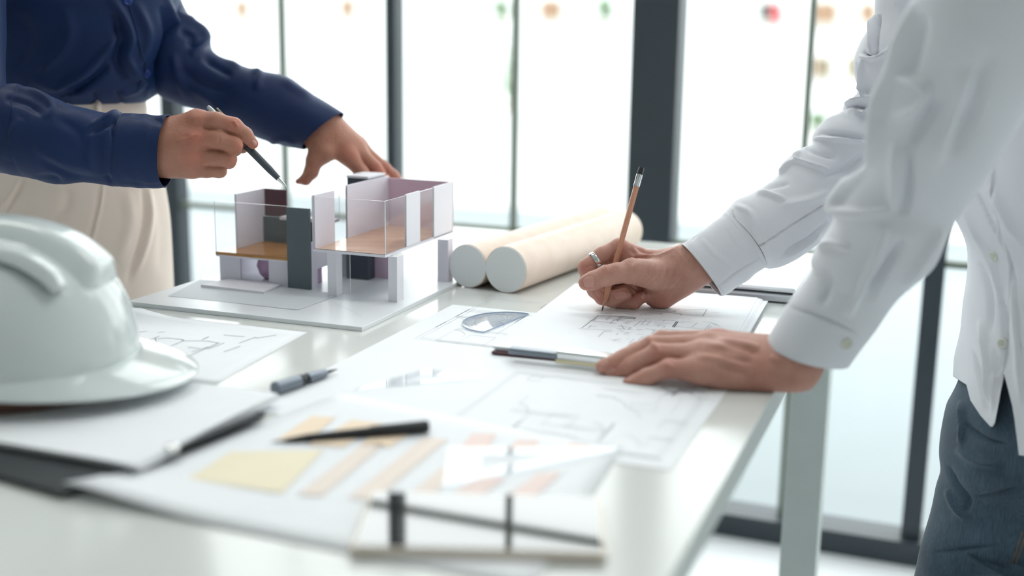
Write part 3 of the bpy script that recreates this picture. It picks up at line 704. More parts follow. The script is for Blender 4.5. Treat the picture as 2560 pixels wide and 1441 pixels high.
# black pen on the chart
def pen(name, a, b, prof, parts, label, cat='pen'):
    e = empty(name, a); tag(e, label, cat)
    for nm, pr_, m in parts: revolve(nm, a, b, pr_, m, e, 20)
    return e
zr = zp + .0052
a, b = T(678, 1106, zp + .001), T(1072, 1066, zr); Lp = np.linalg.norm(b - a)
pen('ballpoint_pen', a, b, None, [('nib', [(0, .0004), (.012, .0016)], M_grey), ('barrel', [(.012, .0018), (.03, .0040), (Lp * .62, .0046)], M_black), ('cap', [(Lp * .62, .0054), (Lp * .98, .0056), (Lp, .0046)], M_black)],
    'slim black pen lying across the orange bars of the chart')
# drafting pen by the black clipboard
a, b = T(842, 924, zb + .004), T(688, 972, zb + .0065); Lp = np.linalg.norm(b - a)
pen('drafting_compass', a, b, None, [('tip', [(0, .0006), (.014, .0022), (.018, .003)], M_black), ('barrel', [(.018, .0042), (.026, .0052), (.046, .0056)], M_grey), ('joint', [(.046, .0036), (.054, .0062), (.058, .004)], M_black), ('head', [(.058, .0064), (Lp, .0066)], M_grey)],
    'short grey and black drafting pen beside the helmet clipboard', 'pen')
# ================================================================== black clipboard with the helmet
zh = zS + .0018
p0, p1 = T(158, 1246, zh), T(655, 1046, zh); dv = unit(p1 - p0); du_ = np.array([dv[1], -dv[0], 0]); Lb = np.linalg.norm(p1 - p0)
bb = empty('clipboard', p0); tag(bb, 'black clipboard holding blank paper under the white helmet', 'clipboard')
box('board', p0 - du_ * .30, du_ * .30, dv * (Lb + .005), ZV * .004, M_board, bb, .0015)
pp = T(338, 1163, zh + .011); dv2 = unit(T(690, 987, zh + .011) - pp); du2 = np.array([dv2[1], -dv2[0], 0]); plen = np.linalg.norm(T(690, 987, zh + .011) - pp)
for i in range(4):                            # stack laid a little askew on the board
    box('paper', pp * [1, 1, 0] - du2 * (.275 + .001 * i) + dv2 * .002 * (3 - i) + ZV * (zh + .004 + i * .0018), du2 * (.275 + .001 * i), dv2 * (plen + .001 * i), ZV * .0017, M_paper, bb)
revolve('rivet', T(430, 1118, zh + .0115), T(430, 1118, zh + .0115) + ZV, [(-.004, .006), (.0005, .006), (.002, .004)], M_chrome, bb, 16)
bar((395, 1140), (640, 1042), zh + .004, -.008, .004, M_board, 'spine', bb, .001)
zhat = zh + .0115
# ================================================================== helmet
hc = D(-12, 985, 1.095); hc[2] = zhat + .006
HX = unit([1, -.10, 0]); HY = np.array([-HX[1], HX[0], 0])
hat = empty('hard_hat', hc); tag(hat, 'glossy white hard hat resting on the black clipboard', 'hard hat')
def hatpt(th, ph, out=0.0):
    # th around (0 = front), ph 0 rim .. pi/2 top
    a, b, hgt = .137, .115, .122
    c_, s_ = math.cos(ph) ** .72, math.sin(ph) ** .92
    return hc + HX * (math.cos(th) * (a + out) * c_) + HY * (math.sin(th) * (b + out) * c_) + ZV * (.018 + (hgt + out) * s_)
V, Q = [], []; nt_, np_ = 72, 30
for i in range(np_):
    for j in range(nt_): V.append(hatpt(2 * math.pi * j / nt_, min(i / (np_ - 1) * math.pi / 2, 1.565)))
for i in range(np_ - 1):
    for j in range(nt_): j2 = (j + 1) % nt_; Q.append((i * nt_ + j, i * nt_ + j2, (i + 1) * nt_ + j2, (i + 1) * nt_ + j))
k = len(V)                                    # inner wall
for i in range(0, np_, 3):
    for j in range(nt_): p = np.array(hatpt(2 * math.pi * j / nt_, min(i / (np_ - 1) * math.pi / 2, 1.56), -.004)); V.append(p)
ni = len(range(0, np_, 3))
for i in range(ni - 1):
    for j in range(nt_): j2 = (j + 1) % nt_; Q.append((k + i * nt_ + j2, k + i * nt_ + j, k + (i + 1) * nt_ + j, k + (i + 1) * nt_ + j2))
sh = mobj('shell', V, Q, M_hat, hat, True)
# crest: raised rib front to back with two shoulders
def rib(half, th_off, lift, ph_end):
    V, Q = [], []; n = 40
    for i in range(n + 1):
        q = -math.pi / 2 + .35 + (math.pi - .35 - ph_end) * i / n   # back rim .. over the top .. front
        ph = math.pi / 2 - abs(q); th = math.pi if q < 0 else 0
        e = min(1, min(i, n - i) / 3)
        base = hatpt(th, max(ph, 0.02)) ; nrm = unit(base - (hc + ZV * .03))
        for y, l in ((-half * 1.5, -.006), (-half, lift * e), (-half * .5, lift * e * 1.1), (half * .5, lift * e * 1.1), (half, lift * e), (half * 1.5, -.006)): V.append(base + HY * (y + th_off) + nrm * (l - abs(th_off) * .12))
    for i in range(n):
        for j in range(5): Q.append((i * 6 + j, (i + 1) * 6 + j, (i + 1) * 6 + j + 1, i * 6 + j + 1))
    Q += [(0, 1, 2, 3, 4, 5), tuple(n * 6 + j for j in range(6))[::-1]]
    return V, Q
o = multi('crest', [rib(.022, 0, .012, .62)], M_hat, sh, True); bm_ = o.modifiers.new('s', 'SUBSURF'); bm_.levels = 1; bm_.render_levels = 2
o = multi('side_rib', [rib(.008, -.055, .005, .75)], M_hat, sh, True)
# brim and visor
V, Q = [], []; n = 96
for j in range(n):
    th = 2 * math.pi * j / n; w = .005 + .054 * max(0, math.cos(th)) ** 1.8
    for rr_, z_ in ((.133, .026), (.137 + w * .35, .022 - w * .05), (.137 + w, .016 - w * .16), (.138 + w, .013 - w * .16), (.136 + w * .5, .0165 - w * .1), (.130, .018)):
        k = rr_ / .137
        V.append(hc + HX * math.cos(th) * .137 * k + HY * math.sin(th) * .115 * (1 + (k - 1) * 1.0) + ZV * z_)
for j in range(n):
    for i in range(6): Q.append((j * 6 + i, j * 6 + (i + 1) % 6, ((j + 1) % n) * 6 + (i + 1) % 6, ((j + 1) % n) * 6 + i))
o = mobj('brim', V, Q, M_hat, hat, True); bm_ = o.modifiers.new('s', 'SUBSURF'); bm_.levels = 1; bm_.render_levels = 2
V, Q = [], []
for j in range(n):
    th = 2 * math.pi * j / n
    for a_, z_ in ((.96, .022), (.94, -.0058), (.92, -.0058), (.93, .022)): V.append(hc + HX * math.cos(th) * .137 * a_ + HY * math.sin(th) * .115 * a_ + ZV * z_)
for j in range(n):
    for i in range(4): Q.append((j * 4 + i, ((j + 1) % n) * 4 + i, ((j + 1) % n) * 4 + (i + 1) % 4, j * 4 + (i + 1) % 4))
mobj('sweatband', V, Q, M_hatin, hat, True)

# ================================================================== tubes
def paper_tube(px, r, px2, L, label):
    p = T(*px); c0 = p + ZV * r; d = unit([math.cos(math.radians(px2)), math.sin(math.radians(px2)), 0])
    e = empty('mailing_tube', p); tag(e, label, 'tube', 'kraft tubes')
    revolve('tube_wall', c0, c0 + d, [(0.0015, r), (L, r), (L, r - .003), (L - .02, r - .003)], M_kraft, e, 64)
    revolve('end_cap', c0, c0 + d, [(0.0, r - .0018), (.0, r - .001), (.002, r - .0006), (.03, r - .0035)], M_cap, e, 64)
paper_tube((1263, 733), .0318, 61.5, .40, 'nearer kraft mailing tube with white end cap, beside the writing hand')
paper_tube((1168, 720), .0302, 61.5, .44, 'farther kraft mailing tube with white end cap, next to the house model')
# ================================================================== laptop
l0, l1 = T(1405, 712) + U * .026, T(1990, 757); lw = np.linalg.norm(l1 - l0); lu = np.array([math.cos(math.radians(-20)), math.sin(math.radians(-20)), 0]); lv = np.array([-lu[1], lu[0], 0]); ldp = .205
lap = empty('laptop', l0); tag(lap, 'closed silver laptop lying behind the writing hand', 'laptop')
z1 = TZ + .002
box('base', [l0[0], l0[1], z1], lu * lw, lv * ldp, ZV * .0105, M_alu, lap, .003)
box('gap', np.array([l0[0], l0[1], z1 + .0100]) + lu * .004 + lv * .004, lu * (lw - .008), lv * (ldp - .008), ZV * .0032, M_black, lap)
box('lid', [l0[0], l0[1], z1 + .0130], lu * lw, lv * ldp, ZV * .0075, mat('laptop_lid', (232, 236, 240), .3, .2, var=.02), lap, .0035)
for i in (0, 1):
    for j in (0, 1): revolve('foot', np.array([l0[0], l0[1], TZ]) + lu * (.02 + i * (lw - .04)) + lv * (.02 + j * (ldp - .04)), np.array([l0[0], l0[1], 5]) + lu * (.02 + i * (lw - .04)) + lv * (.02 + j * (ldp - .04)), [(0, .006), (.003, .007)], M_black, lap, 12)

# ================================================================== the house model
p = T(905, 830); bu = p @ U; bv = p @ V_
bL = (T(905, 830) - T(310, 767)) @ U; bD = .30
zB = TZ + .0055
mod = empty('house_model', TB(bu - bL / 2, bv + bD / 2, TZ)); tag(mod, 'architectural house model of foam board and clear acrylic on a white baseboard', 'model')
box('baseboard', TB(bu - bL, bv, TZ), U * bL, V_ * bD, ZV * .0055, mat('baseboard_white', (238, 242, 246), .3, var=.02), mod, .0006)
prism('printed_plot', [T(x, y, zB)[:2] for x, y in ((420, 741), (500, 700), (760, 722), (725, 772))], zB, zB + .0003, M_pale, mod)
prism('printed_plot', [T(x, y, zB)[:2] for x, y in ((575, 757), (640, 720), (860, 735), (745, 776))], zB + .0003, zB + .0005, M_pale, mod)
ink(mod, [pxl(L, zB + .0007) for L in ([(560, 755), (725, 773), (800, 740), (905, 790)], [(420, 742), (560, 755)])], zB + .0007, M_pale, .0005, 'plot_lines')
def UV(px, py, z):
    q = T(px, py, z); return q @ U, q @ V_
# upper box: floor height from the front pillar
pu, pv = UV(990, 757, zB)                     # foot of the front pillar
def z_at(px, py, u, v):                       # height of the pixel above the plan point
    q = U * u + V_ * v; r = ray(px, py); k = (q[1]) / r[1]; return CAM[2] + r[2] * k
fu, fv = pu - .004, pv - .010
z0 = z_at(963, 645, fu, fv)
for _ in range(8):
    fu, fv = UV(963, 645, z0)
    fv_t = pv - .010                          # pillar sits 10 mm behind the front face
    z0 += (fv_t - fv) * -.2 if abs(fv_t - fv) > 1e-4 else 0
z1_ = z_at(963, 505, fu, fv); lu_, lv_ = UV(779, 630, z0)
ru_, rv_ = UV(1138, 582, z0)
BW = fu - lu_; BD = rv_ - fv; ft = .0035
print('box', fu, fv, z0, z1_, 'W', BW, 'D', BD, lv_ - fv, ru_ - fu)
def panel(name, u, v, z, su, sv, sz, m, par=mod): return box(name, TB(u, v, z), U * su, V_ * sv, ZV * sz, m, par)
hB = z1_ - z0; th = .0028
panel('upper_floor', fu - BW, fv, z0, BW, BD, ft, M_foam)
panel('wood_floor', fu - BW + .001, fv + .001, z0 + ft, BW - .002, BD - .002, .0006, M_wood)
zf = z0 + ft + .0006; hw = hB - ft
def acr(name, u, v, z, su, sv, sz):
    V = boxv(TB(u, v, z), U * su, V_ * sv, ZV * sz); big_ = [0, 0, 0, 0, 0, 0]
    thin = 'u' if su < sv else 'v'
    o = mobj(name, V, BOXF, [M_acr, M_acre], mod)
    for f in o.data.polygons:
        n = np.array(f.normal); d = abs(n @ (U if thin == 'u' else V_)); f.material_index = 0 if d > .9 else 1
    return o
acr('acrylic_front', fu - BW, fv, zf, BW, .0016, hw)
panel('front_left_panel', fu - BW, fv + .002, zf, .003, .052, hw + .001, M_lav)
# left side (towards the far end)
panel('side_wall', fu - BW, fv + .09, zf, th, BD - .09, hw + .004, M_lav)
acr('acrylic_side', fu - BW, fv + .054, zf, .0014, .036, hw)
panel('back_wall', fu - BW + th, fv + BD - th, zf, BW - th, th, hw + .001, M_pink)
# right side
acr('acrylic_side', fu - .0016, fv + .002, zf, .0016, .060, hw)
panel('side_panel', fu - th, fv + .062, zf, th, .042, hw + .001, M_foam)
acr('acrylic_side', fu - .0016, fv + .104, zf, .0016, .045, hw)
panel('side_panel', fu - th, fv + .149, zf - ft, th, BD - .149, hw + ft + .001, M_foam)
# pillars
def L_pillar(px, py, w=.011, d=.011, lift=0):
    u, v = UV(px, py, zB)
    multi('pillar', [(boxv(TB(u - w, v, zB), U * w, V_ * .003, ZV * (z0 - zB)), BOXF), (boxv(TB(u - .003, v + .003, zB), U * .003, V_ * d, ZV * (z0 - zB)), BOXF)], M_foam, mod)
L_pillar(993, 757, .0125, .016); L_pillar(842, 742, .013, .012); 
u, v = UV(1120, 706, zB); multi('pillar', [(boxv(TB(u - .016, v, zB), U * .016, V_ * .003, ZV * (z0 - zB)), BOXF), (boxv(TB(u - .003, v + .003, zB), U * .003, V_ * .014, ZV * (z0 - zB)), BOXF)], M_lav, mod)
# walls under the upper box
u, v = UV(866, 696, zB); panel('under_wall', u, v, zB, .034, .02, z0 - zB - .0004, M_slate2)
u, v = UV(925, 694, zB); panel('under_wall', u + .004, v + .004, zB, .028, .003, z0 - zB - .0004, M_pink)
acr('acrylic_screen', UV(846, 738, zB)[0], UV(846, 738, zB)[1] + .01, zB, .012, .0014, z0 - zB - .0006)
# slate slab in front
su0, sv0 = UV(720, 720, zB); su1, _ = UV(778, 725, zB)
zs1 = z_at(720, 519, su0, sv0)
panel('slate_slab', su0, sv0, zB, su1 - su0, .004, zs1 - zB, M_slate)
# lower volume behind the slab: right side wall with an opening and deck edge
lw0u = su1 - .003
lz = z_at(720, 652, su0, sv0)
panel('lower_side_wall', lw0u, sv0 + .004, zB, .003, .016, lz - zB, M_lav); panel('lower_side_wall', lw0u, sv0 + .052, zB, .003, .05, lz - zB, M_lav)
panel('lower_side_wall', lw0u, sv0 + .020, lz - .012, .003, .032, .012, M_lav); panel('pink_screen', lw0u - .012, sv0 + .024, zB, .002, .03, lz - zB - .012, M_mauve)
panel('upper_link_wall', lw0u, sv0 + .004, lz, .003, .06, z0 - lz + .004, M_lav)
# deck
wu0, wv0 = UV(541, 652, lz); wu1 = su0
for _ in range(20):
    wu0 = UV(541, 652, lz)[0]; break
wv0 = sv0 + .002
wu0 = (D(541, 652, (U * (wu1 - .115) + V_ * wv0)[1])) @ U
Wd = wu1 - wu0; DW = .115
panel('deck', wu0, wv0, lz - .003, Wd + .03, DW, .0024, M_foam)
panel('deck_floor', wu0, wv0 - .0005, lz - .0006, Wd + .03, DW, .0036, M_wood2)
zd = lz + .003
w_a = (710 - 541) / (720 - 541) * 0
panel('front_wall', wu0 + .003, wv0 + .004, zB, Wd * .29, .003, lz - .003 - zB, M_lav)
panel('front_wall', wu0 + Wd * .71, wv0 + .004, zB, Wd * .29, .003, lz - .003 - zB, M_lav)
panel('end_wall', wu0 + .003, wv0 + .007, zB, .003, .10, lz - .003 - zB, M_lav)
v_, f_ = lathe(TB(wu0 + Wd * .52, wv0 + .045, zB), TB(wu0 + Wd * .52, wv0 + .045, 2), [(0, .010), (.006, .016), (.018, .020), (.026, .018), (lz - zB - .004, .014)], 24); mobj('bath_tub', v_, f_, M_mauve, mod, True)
#panel('rear_wall', wu0 + .01, wv0 + DW - .02, zB, Wd + .02, .002, lz - zB - .006, M_foam)
zt_ = z_at(541, 503, *((D(541, 652, (U * wu0 + V_ * wv0)[1])) @ U, wv0)); 
acr('acrylic_front', wu0, wv0, zd, Wd, .0016, zt_ - zd)
panel('tall_side_wall', wu0 + .010, wv0 + .034, zd, .003, .072, zt_ - zd + .006, M_lav)
panel('maroon_panel', wu0 + .014, wv0 + .104, zd + .036, .036, .003, zt_ - zd - .030, M_maroon)
panel('low_slate_wall', wu0 + .013, wv0 + .100, zd, Wd - .002, .003, .036, M_slate)
panel('white_ledge', wu0 + .050, wv0 + .084, zd + .036, Wd - .030, .022, .004, M_foam)
acr('acrylic_rear', wu0 + .050, wv0 + .106, zd + .040, Wd - .03, .0014, zt_ - zd - .036)
# stair core behind the upper box
cu_ = fu - BW - .034; cv_ = fv + .05; zl = z1_ + .006
for _ in range(220):                          # slide the core back until its near left corner sits where the photo shows it
    x_, y_ = projn(TB(cu_, cv_, zl)[None])[0]; cv_ += .001 if x_ < 867 else 0
panel('core_block', cu_, cv_, zd, .032, .05, zl - zd, M_slate2)
panel('core_lid', cu_ - .001, cv_ - .001, zl, .0345, .053, .003, M_foam)
# step plate
prism('step_plate', [T(x, y, zB + .003)[:2] for x, y in ((502, 713), (660, 731), (702, 712), (590, 694))], zB, zB + .0035, M_foam, mod)

# ================================================================== people
def surf(V, N, px, py, rad=6):
    """point and normal of the front-most skin or cloth at a pixel"""
    P = projn(V); d = np.hypot(P[:, 0] - px, P[:, 1] - py); vd = CAM - V; fc = np.sum(N * vd, 1) > 0
    w = (V - CAM) @ FWD; k = np.where((d < rad) & fc)[0]
    if not len(k): k = np.where(fc)[0]; k = k[np.argsort(d[k])[:3]]
    k = k[w[k] < w[k].min() + .012]
    return V[k].mean(0), unit(N[k].mean(0))
def gsurf(g, px, py): return surf(g.V.reshape(-1, 3), g.normals().reshape(-1, 3), px, py, 8)
def button(g, px, py, m, parent, r=.0055, name='button'):
    p, n = gsurf(g, px, py)
    v, f = lathe(p - n * .0006, p + n, [(0, r), (.0016, r), (.0026, r * .86), (.0026, r * .72), (.0018, r * .6)], 20); o = mobj(name, v, f, m, parent, True)
    e1 = unit(np.cross(n, [0, .2, 1])); e2 = np.cross(n, e1)
    multi('stitch', [tube([p + n * .002 + e1 * r * .22 * s + e2 * r * .25, p + n * .003 + e1 * r * .22 * s, p + n * .002 + e1 * r * .22 * s - e2 * r * .25], .0005, 6) for s in (-1, 1)], m, o)
def seam(g, L, m, parent, r=.0005, off=.0003, n=40, name='seam'):
    L = smooth_line(L, n); V, N = g.V.reshape(-1, 3), g.normals().reshape(-1, 3)
    pts = []
    for x, y in L:
        p, nn = surf(V, N, x, y, 5); pts.append(p + nn * off)
    pts = np.array(pts); 
    for _ in range(3): pts[1:-1] = (pts[:-2] + 2 * pts[1:-1] + pts[2:]) / 4
    v, f = tube(pts, r, 6); return mobj(name, v, f, m, parent, True)
def coarse(chains, h=.010, k=.010):
    """hidden body core: chains of (points, radii)"""
    pts = [p for c in chains for p in c[0]]; s = Sdf(pts, .13, h); f = s.new()
    for P, r in chains:
        for a, b, ra, rb in zip(P[:-1], P[1:], r[:-1], r[1:]): s.cone(f, a, b, ra, rb, k)
    V, Q = s.mesh(f); return V, Q, np.zeros(len(V)), np.zeros(len(V))
def DD(*L): return [D(*q) for q in L]

# ------------------------------------------------------------------ person A: navy shirt, left
Ya = 1.47
J = lambda x, y, d=0.0: D(x, y, Ya + d * .001)
mm = lambda *r: [x * .001 for x in r]
palm = [(J(385, 350, 12), J(492, 300, 2), .022, .0115), (J(385, 370, 8), J(492, 345, -4), .022, .0130), (J(385, 385, 8), J(486, 388, -1), .022, .0130), (J(385, 395, 12), J(480, 418, 6), .021, .0120),
        (J(300, 375, 14), J(385, 372, 12), .026, .027), (J(430, 365, 8), J(470, 370, 6), .027, .024), (J(430, 395, 18), J(480, 400, 20), .022, .020)]
fing = [[(J(492, 300, 2), .0115), (J(540, 304, -1), .0112), (J(585, 315, 0), .0098), (J(613, 337, 6), .0088), (J(632, 359, 11), .0068)],
        [(J(492, 345, -5), .0122), (J(545, 348, -8), .0116), (J(584, 363, -6), .0104), (J(586, 372, 16), .0088), (J(560, 376, 28), .0075)],
        [(J(486, 390, -2), .0118), (J(535, 394, -5), .0098), (J(571, 398, -3), .0097), (J(572, 404, 16), .0085), (J(548, 404, 26), .0072)],
        [(J(480, 420, 5), .0105), (J(515, 426, 2), .0088), (J(547, 427, 4), .0084), (J(550, 428, 18), .0078), (J(530, 426, 28), .0065)],
        [(J(430, 345, 30), .016), (J(500, 330, 42), .0125), (J(560, 350, 36), .0110), (J(605, 366, 26), .0090)]]
st = [([(516, 318), (545, 326), (590, 336), (604, 350)], 3, -.0004), ([(520, 374), (560, 378), (592, 384)], 3, -.0004), ([(515, 415), (545, 414), (585, 412)], 3, -.0004),
      ([(484, 345), (492, 340)], 9, .0016, False), ([(478, 392), (486, 390)], 9, .0014, False), ([(488, 296), (497, 294)], 9, .0012, False), ([(440, 355), (480, 347)], 5, .0008), ([(440, 385), (475, 390)], 5, .0006),
      ([(585, 304), (592, 314)], 3, .0010, False), ([(578, 306), (584, 318)], 2, -.0004, False), ([(548, 338), (549, 368)], 2, -.0005, False), ([(500, 370), (512, 373)], 6, -.0006), ([(500, 412), (512, 413)], 6, -.0005), ([(505, 318), (515, 322)], 6, -.0006)]
fl = [(J(489, 345, -18), .014, .55), (J(482, 392, -15), .013, .45), (J(586, 305, -8), .010, .5), (J(600, 362, -10), .010, .35), (J(640, 362, 8), .008, .6), (J(492, 292, -8), .013, .3), (J(585, 400, -8), .01, .3)]
hA = hand(palm, fing, strokes=st, flush=fl, h=.0011, kp=.012, kj=.009, nails=[(637, 357, 8, 4.5, 58)])
# far hand of person A, spread behind the model
Yf = 1.752
K = lambda x, y, d=0.0: D(x, y, Yf + d * .001)
palm = [(K(720, 288, 5), K(800, 328, 6), .019, .024), (K(806, 320, 2), K(866, 384, -2), .024, .0135), (K(812, 315, 6), K(884, 368, 12), .023, .0135), (K(818, 320, 12), K(893, 364, 26), .0185, .0125), (K(820, 322, 16), K(893, 366, 40), .0175, .0115), (K(800, 345, -4), K(806, 378, -12), .020, .017)]
fing = [[(K(866, 386, -2), .0135), (K(905, 432, -6), .0100), (K(922, 466, -2), .0090), (K(930, 488, 2), .0075)],
        [(K(884, 370, 12), .0128), (K(938, 420, 10), .0100), (K(962, 454, 12), .0088), (K(972, 478, 14), .0075)],
        [(K(893, 366, 26), .0120), (K(960, 420, 26), .0092), (K(984, 440, 24), .0082), (K(996, 452, 22), .0068)],
        [(K(893, 368, 40), .0105), (K(955, 428, 42), .0082), (K(976, 450, 42), .0075), (K(985, 462, 42), .0065)],
        [(K(806, 376, -12), .0170), (K(786, 402, -18), .0122), (K(778, 430, -20), .0105), (K(764, 449, -18), .0082), (K(745, 454, -16), .0042)]]
hB = hand(palm, fing, h=.0016, kp=.014, kj=.011, flush=[(K(868, 385, -10), .016, .4), (K(950, 430, 5), .02, .45), (K(760, 450, -20), .016, .4)])
core = [(DD((150, 520, 1.80), (155, 330, 1.80), (165, 200, 1.80), (155, 0, 1.80), (140, -300, 1.80), (150, -620, 1.80)), [.075, .07, .07, .075, .07, .045]),
        (DD((-20, -440, 1.74), (150, -430, 1.80), (330, -420, 1.86)), [.03, .05, .03]),
        (DD((150, -740, 1.79), (155, -800, 1.79)), [.085, .09]), (DD((160, -690, 1.745), (160, -670, 1.75)), [.05, .05]), (DD((180, -735, 1.70), (176, -705, 1.695)), [.008, .014]),
        (DD((-20, -440, 1.74), (-95, -250, 1.66), (-100, 0, 1.59), (-95, 250, 1.525), (-60, 330, 1.505), (60, 335, 1.492), (200, 362, 1.485), (340, 374, 1.48)), [.032, .032, .03, .028, .028, .027, .026, .024]),
        (DD((350, -400, 1.87), (375, -130, 1.85), (390, 0, 1.837), (440, 130, 1.82), (505, 206, 1.80), (600, 236, 1.782), (690, 285, 1.762), (760, 312, 1.745)), [.032, .032, .03, .03, .028, .027, .024, .020])]
hipA, hipB = D(90, 620, 1.79), D(220, 620, 1.81)
for hp in (hipA, hipB):
    kn = np.array([hp[0], hp[1], .48]); an = np.array([hp[0] - .02, hp[1] + .02, .09]); core += [([D(150, 560, 1.80), hp, kn, an, an + np.array([.10, -.06, -.045])], [.06, .05, .04, .03, .028])]
bA = body_mesh('person', [coarse(core), hA, hB], M_skin1)
tag(bA, 'person in navy shirt and beige trousers pointing a pen at the house model', 'person')
# navy shirt
c1 = lambda L: [(x / 1.896, y / 1.896) for x, y in L]
g = Grid([(-190, -480, 430, -480, 1.80, .50), (-185, -300, 470, -300, 1.80, .58), (-160, -120, 452, -120, 1.80, .62), (-150, 0, 444, 0, 1.80, .64), (-130, 70, 432, 70, 1.80, .66), (-110, 140, 418, 140, 1.80, .68), (-85, 200, 404, 200, 1.80, .70), (-70, 236, 392, 230, 1.80, .70),
          (-66, 254, 372, 248, 1.80, .66), (-66, 266, 352, 258, 1.80, .60), (-66, 272, 340, 262, 1.80, .56)], 170, 220, .65, 2.2)
g.sculpt([(c1([(520, -20), (590, 90), (622, 190), (602, 270), (640, 345), (705, 390)]), 9, .010), (c1([(545, 60), (570, 180), (555, 280), (590, 380)]), 11, -.010), (c1([(590, 150), (500, 245), (400, 345), (255, 425)]), 10, .009), (c1([(540, 280), (440, 370), (330, 440), (250, 470)]), 10, -.008),
          (c1([(480, 300), (420, 350), (300, 410), (235, 440)]), 6, .006), (c1([(790, -20), (832, 150), (795, 290), (735, 430)]), 7, .009), (c1([(760, 30), (790, 170), (755, 300), (690, 420)]), 8, -.008), (c1([(640, 0), (700, 150), (690, 250), (650, 330)]), 10, .006), (c1([(700, 380), (640, 430), (560, 450)]), 8, .005),
          (c1([(300, 20), (330, 150), (280, 260), (180, 330)]), 16, .005), (c1([(100, 60), (130, 200), (60, 330)]), 18, -.005), (c1([(150, 380), (300, 430), (420, 450)]), 10, .004), (c1([(690, 470), (710, 380), (760, 300)]), 5, .004),
          (c1([(200, 440), (210, 480)]), 7, -.004, False), (c1([(330, 450), (320, 490)]), 7, -.004, False), (c1([(450, 450), (460, 490)]), 8, -.005, False), (c1([(560, 440), (575, 480)]), 6, -.004, False)], .0010, 3, 1.0, 1.0)
shA = g.obj('shirt', M_navy, bA)
for x, y in ((369, 184), (318, 2)): button(g, x, y, M_navyb, shA, .0062)
seam(g, c1([(600, -20), (640, 120), (670, 250), (690, 330), (650, 440)]), M_navy, shA, .0012, .0004, name='placket_edge')
up = Grid([(-250, -460, 60, -460, 1.70), (-235, -250, 30, -250, 1.66), (-215, -50, 12, -50, 1.60), (-205, 90, 9, 90, 1.56), (-200, 200, 6, 200, 1.53), (-190, 300, 0, 290, 1.52), (-160, 380, -20, 370, 1.515), (-120, 420, -50, 410, 1.515)], 70, 64, .9)
up.sculpt([], .0018, 6); up.obj('sleeve', M_navy, shA)
fa = Grid([(-150, 250, -130, 400, 1.53), (-110, 200, -90, 430, 1.52), (-50, 205, -50, 436, 1.50), (0, 212, 0, 430, 1.495), (32, 214, 42, 440, 1.49), (60, 220, 82, 447, 1.49), (105, 237, 130, 456, 1.485), (158, 258, 175, 460, 1.48), (211, 270, 215, 457, 1.48), (262, 281, 255, 461, 1.48), (288, 277, 284, 465, 1.48), (309, 286, 296, 465, 1.48)], 150, 150, .78)
fa.sculpt([(c1([(0, 400), (80, 415), (170, 450), (250, 510), (210, 560)]), 7, .006), (c1([(20, 470), (120, 490), (200, 545)]), 8, -.005), (c1([(120, 420), (220, 470), (330, 510)]), 6, .004), (c1([(440, 600), (500, 560), (560, 530)]), 6, .006), (c1([(400, 640), (480, 600), (555, 570)]), 7, -.005), (c1([(560, 540), (540, 600), (545, 680)]), 6, -.004),
           (c1([(100, 560), (60, 640), (40, 760)]), 12, .004), (c1([(160, 700), (300, 760), (460, 800)]), 12, .004), (c1([(200, 760), (340, 830), (500, 850)]), 9, -.0035), (c1([(300, 870), (250, 840), (160, 845)]), 6, -.004), (c1([(260, 560), (360, 620), (420, 720)]), 12, -.003), (c1([(500, 830), (530, 870)]), 6, -.004), (c1([(440, 540), (420, 700), (440, 820)]), 12, .003)], .0008, 5, .75, 1.1)
fa.obj('sleeve', M_navy, shA)
cf = Grid([(306, 284, 293, 466, 1.48), (318, 283, 306, 467, 1.48), (359, 284, 369 - 12, 470, 1.478), (392, 290, 392, 471, 1.476), (422, 287, 414, 469, 1.475)], 70, 150, .78)
cf.sculpt([(c1([(620, 545), (700, 555), (760, 580), (800, 600)]), 7, -.004), (c1([(700, 545), (745, 552), (800, 548)]), 5, .002), (c1([(640, 620), (700, 720), (690, 860)]), 14, -.002), (c1([(600, 860), (700, 878), (785, 875)]), 4, -.0012, False)], .0004, 4, .6, 1.1).hem()
cfo = cf.obj('cuff', M_navy, shA)
seam(fa, [(307, 287), (303, 340), (300, 400), (295, 462)], M_navy, cfo if False else shA, .0007, .0003)
fr = Grid([(430, -480, 300, -420, 1.88), (436, -260, 310, -200, 1.86), (438, -60, 318, 0, 1.84), (470, 35, 345, 110, 1.83), (511, 76, 372, 190, 1.82), (523, 122, 400, 243, 1.81), (560, 150, 450, 262, 1.80), (635, 173, 530, 286, 1.785), (712, 190, 600, 322, 1.77), (765, 224, 655, 350, 1.76), (815, 256, 706, 364, 1.75), (858, 283, 757, 373, 1.745)], 170, 120, .85)
fr.sculpt([(c1([(830, 60), (930, 110), (975, 170), (955, 220), (900, 260)]), 8, .008), (c1([(850, 140), (910, 180), (900, 230)]), 8, -.008), (c1([(990, 230), (1050, 265), (1140, 320)]), 7, .007), (c1([(960, 270), (1020, 310), (1100, 360)]), 9, -.007), (c1([(1190, 325), (1230, 350), (1215, 430)]), 8, .006), (c1([(1330, 370), (1400, 420), (1480, 460)]), 9, .004),
           (c1([(900, 420), (1000, 470), (1080, 560)]), 12, .005), (c1([(860, 330), (960, 400), (1100, 440)]), 11, -.005), (c1([(1260, 690), (1340, 660), (1400, 690)]), 6, .004), (c1([(820, 250), (850, 380), (900, 470)]), 10, .005)], .0012, 9, .85, 1.1).hem()
fr.obj('sleeve', M_navy, shA)
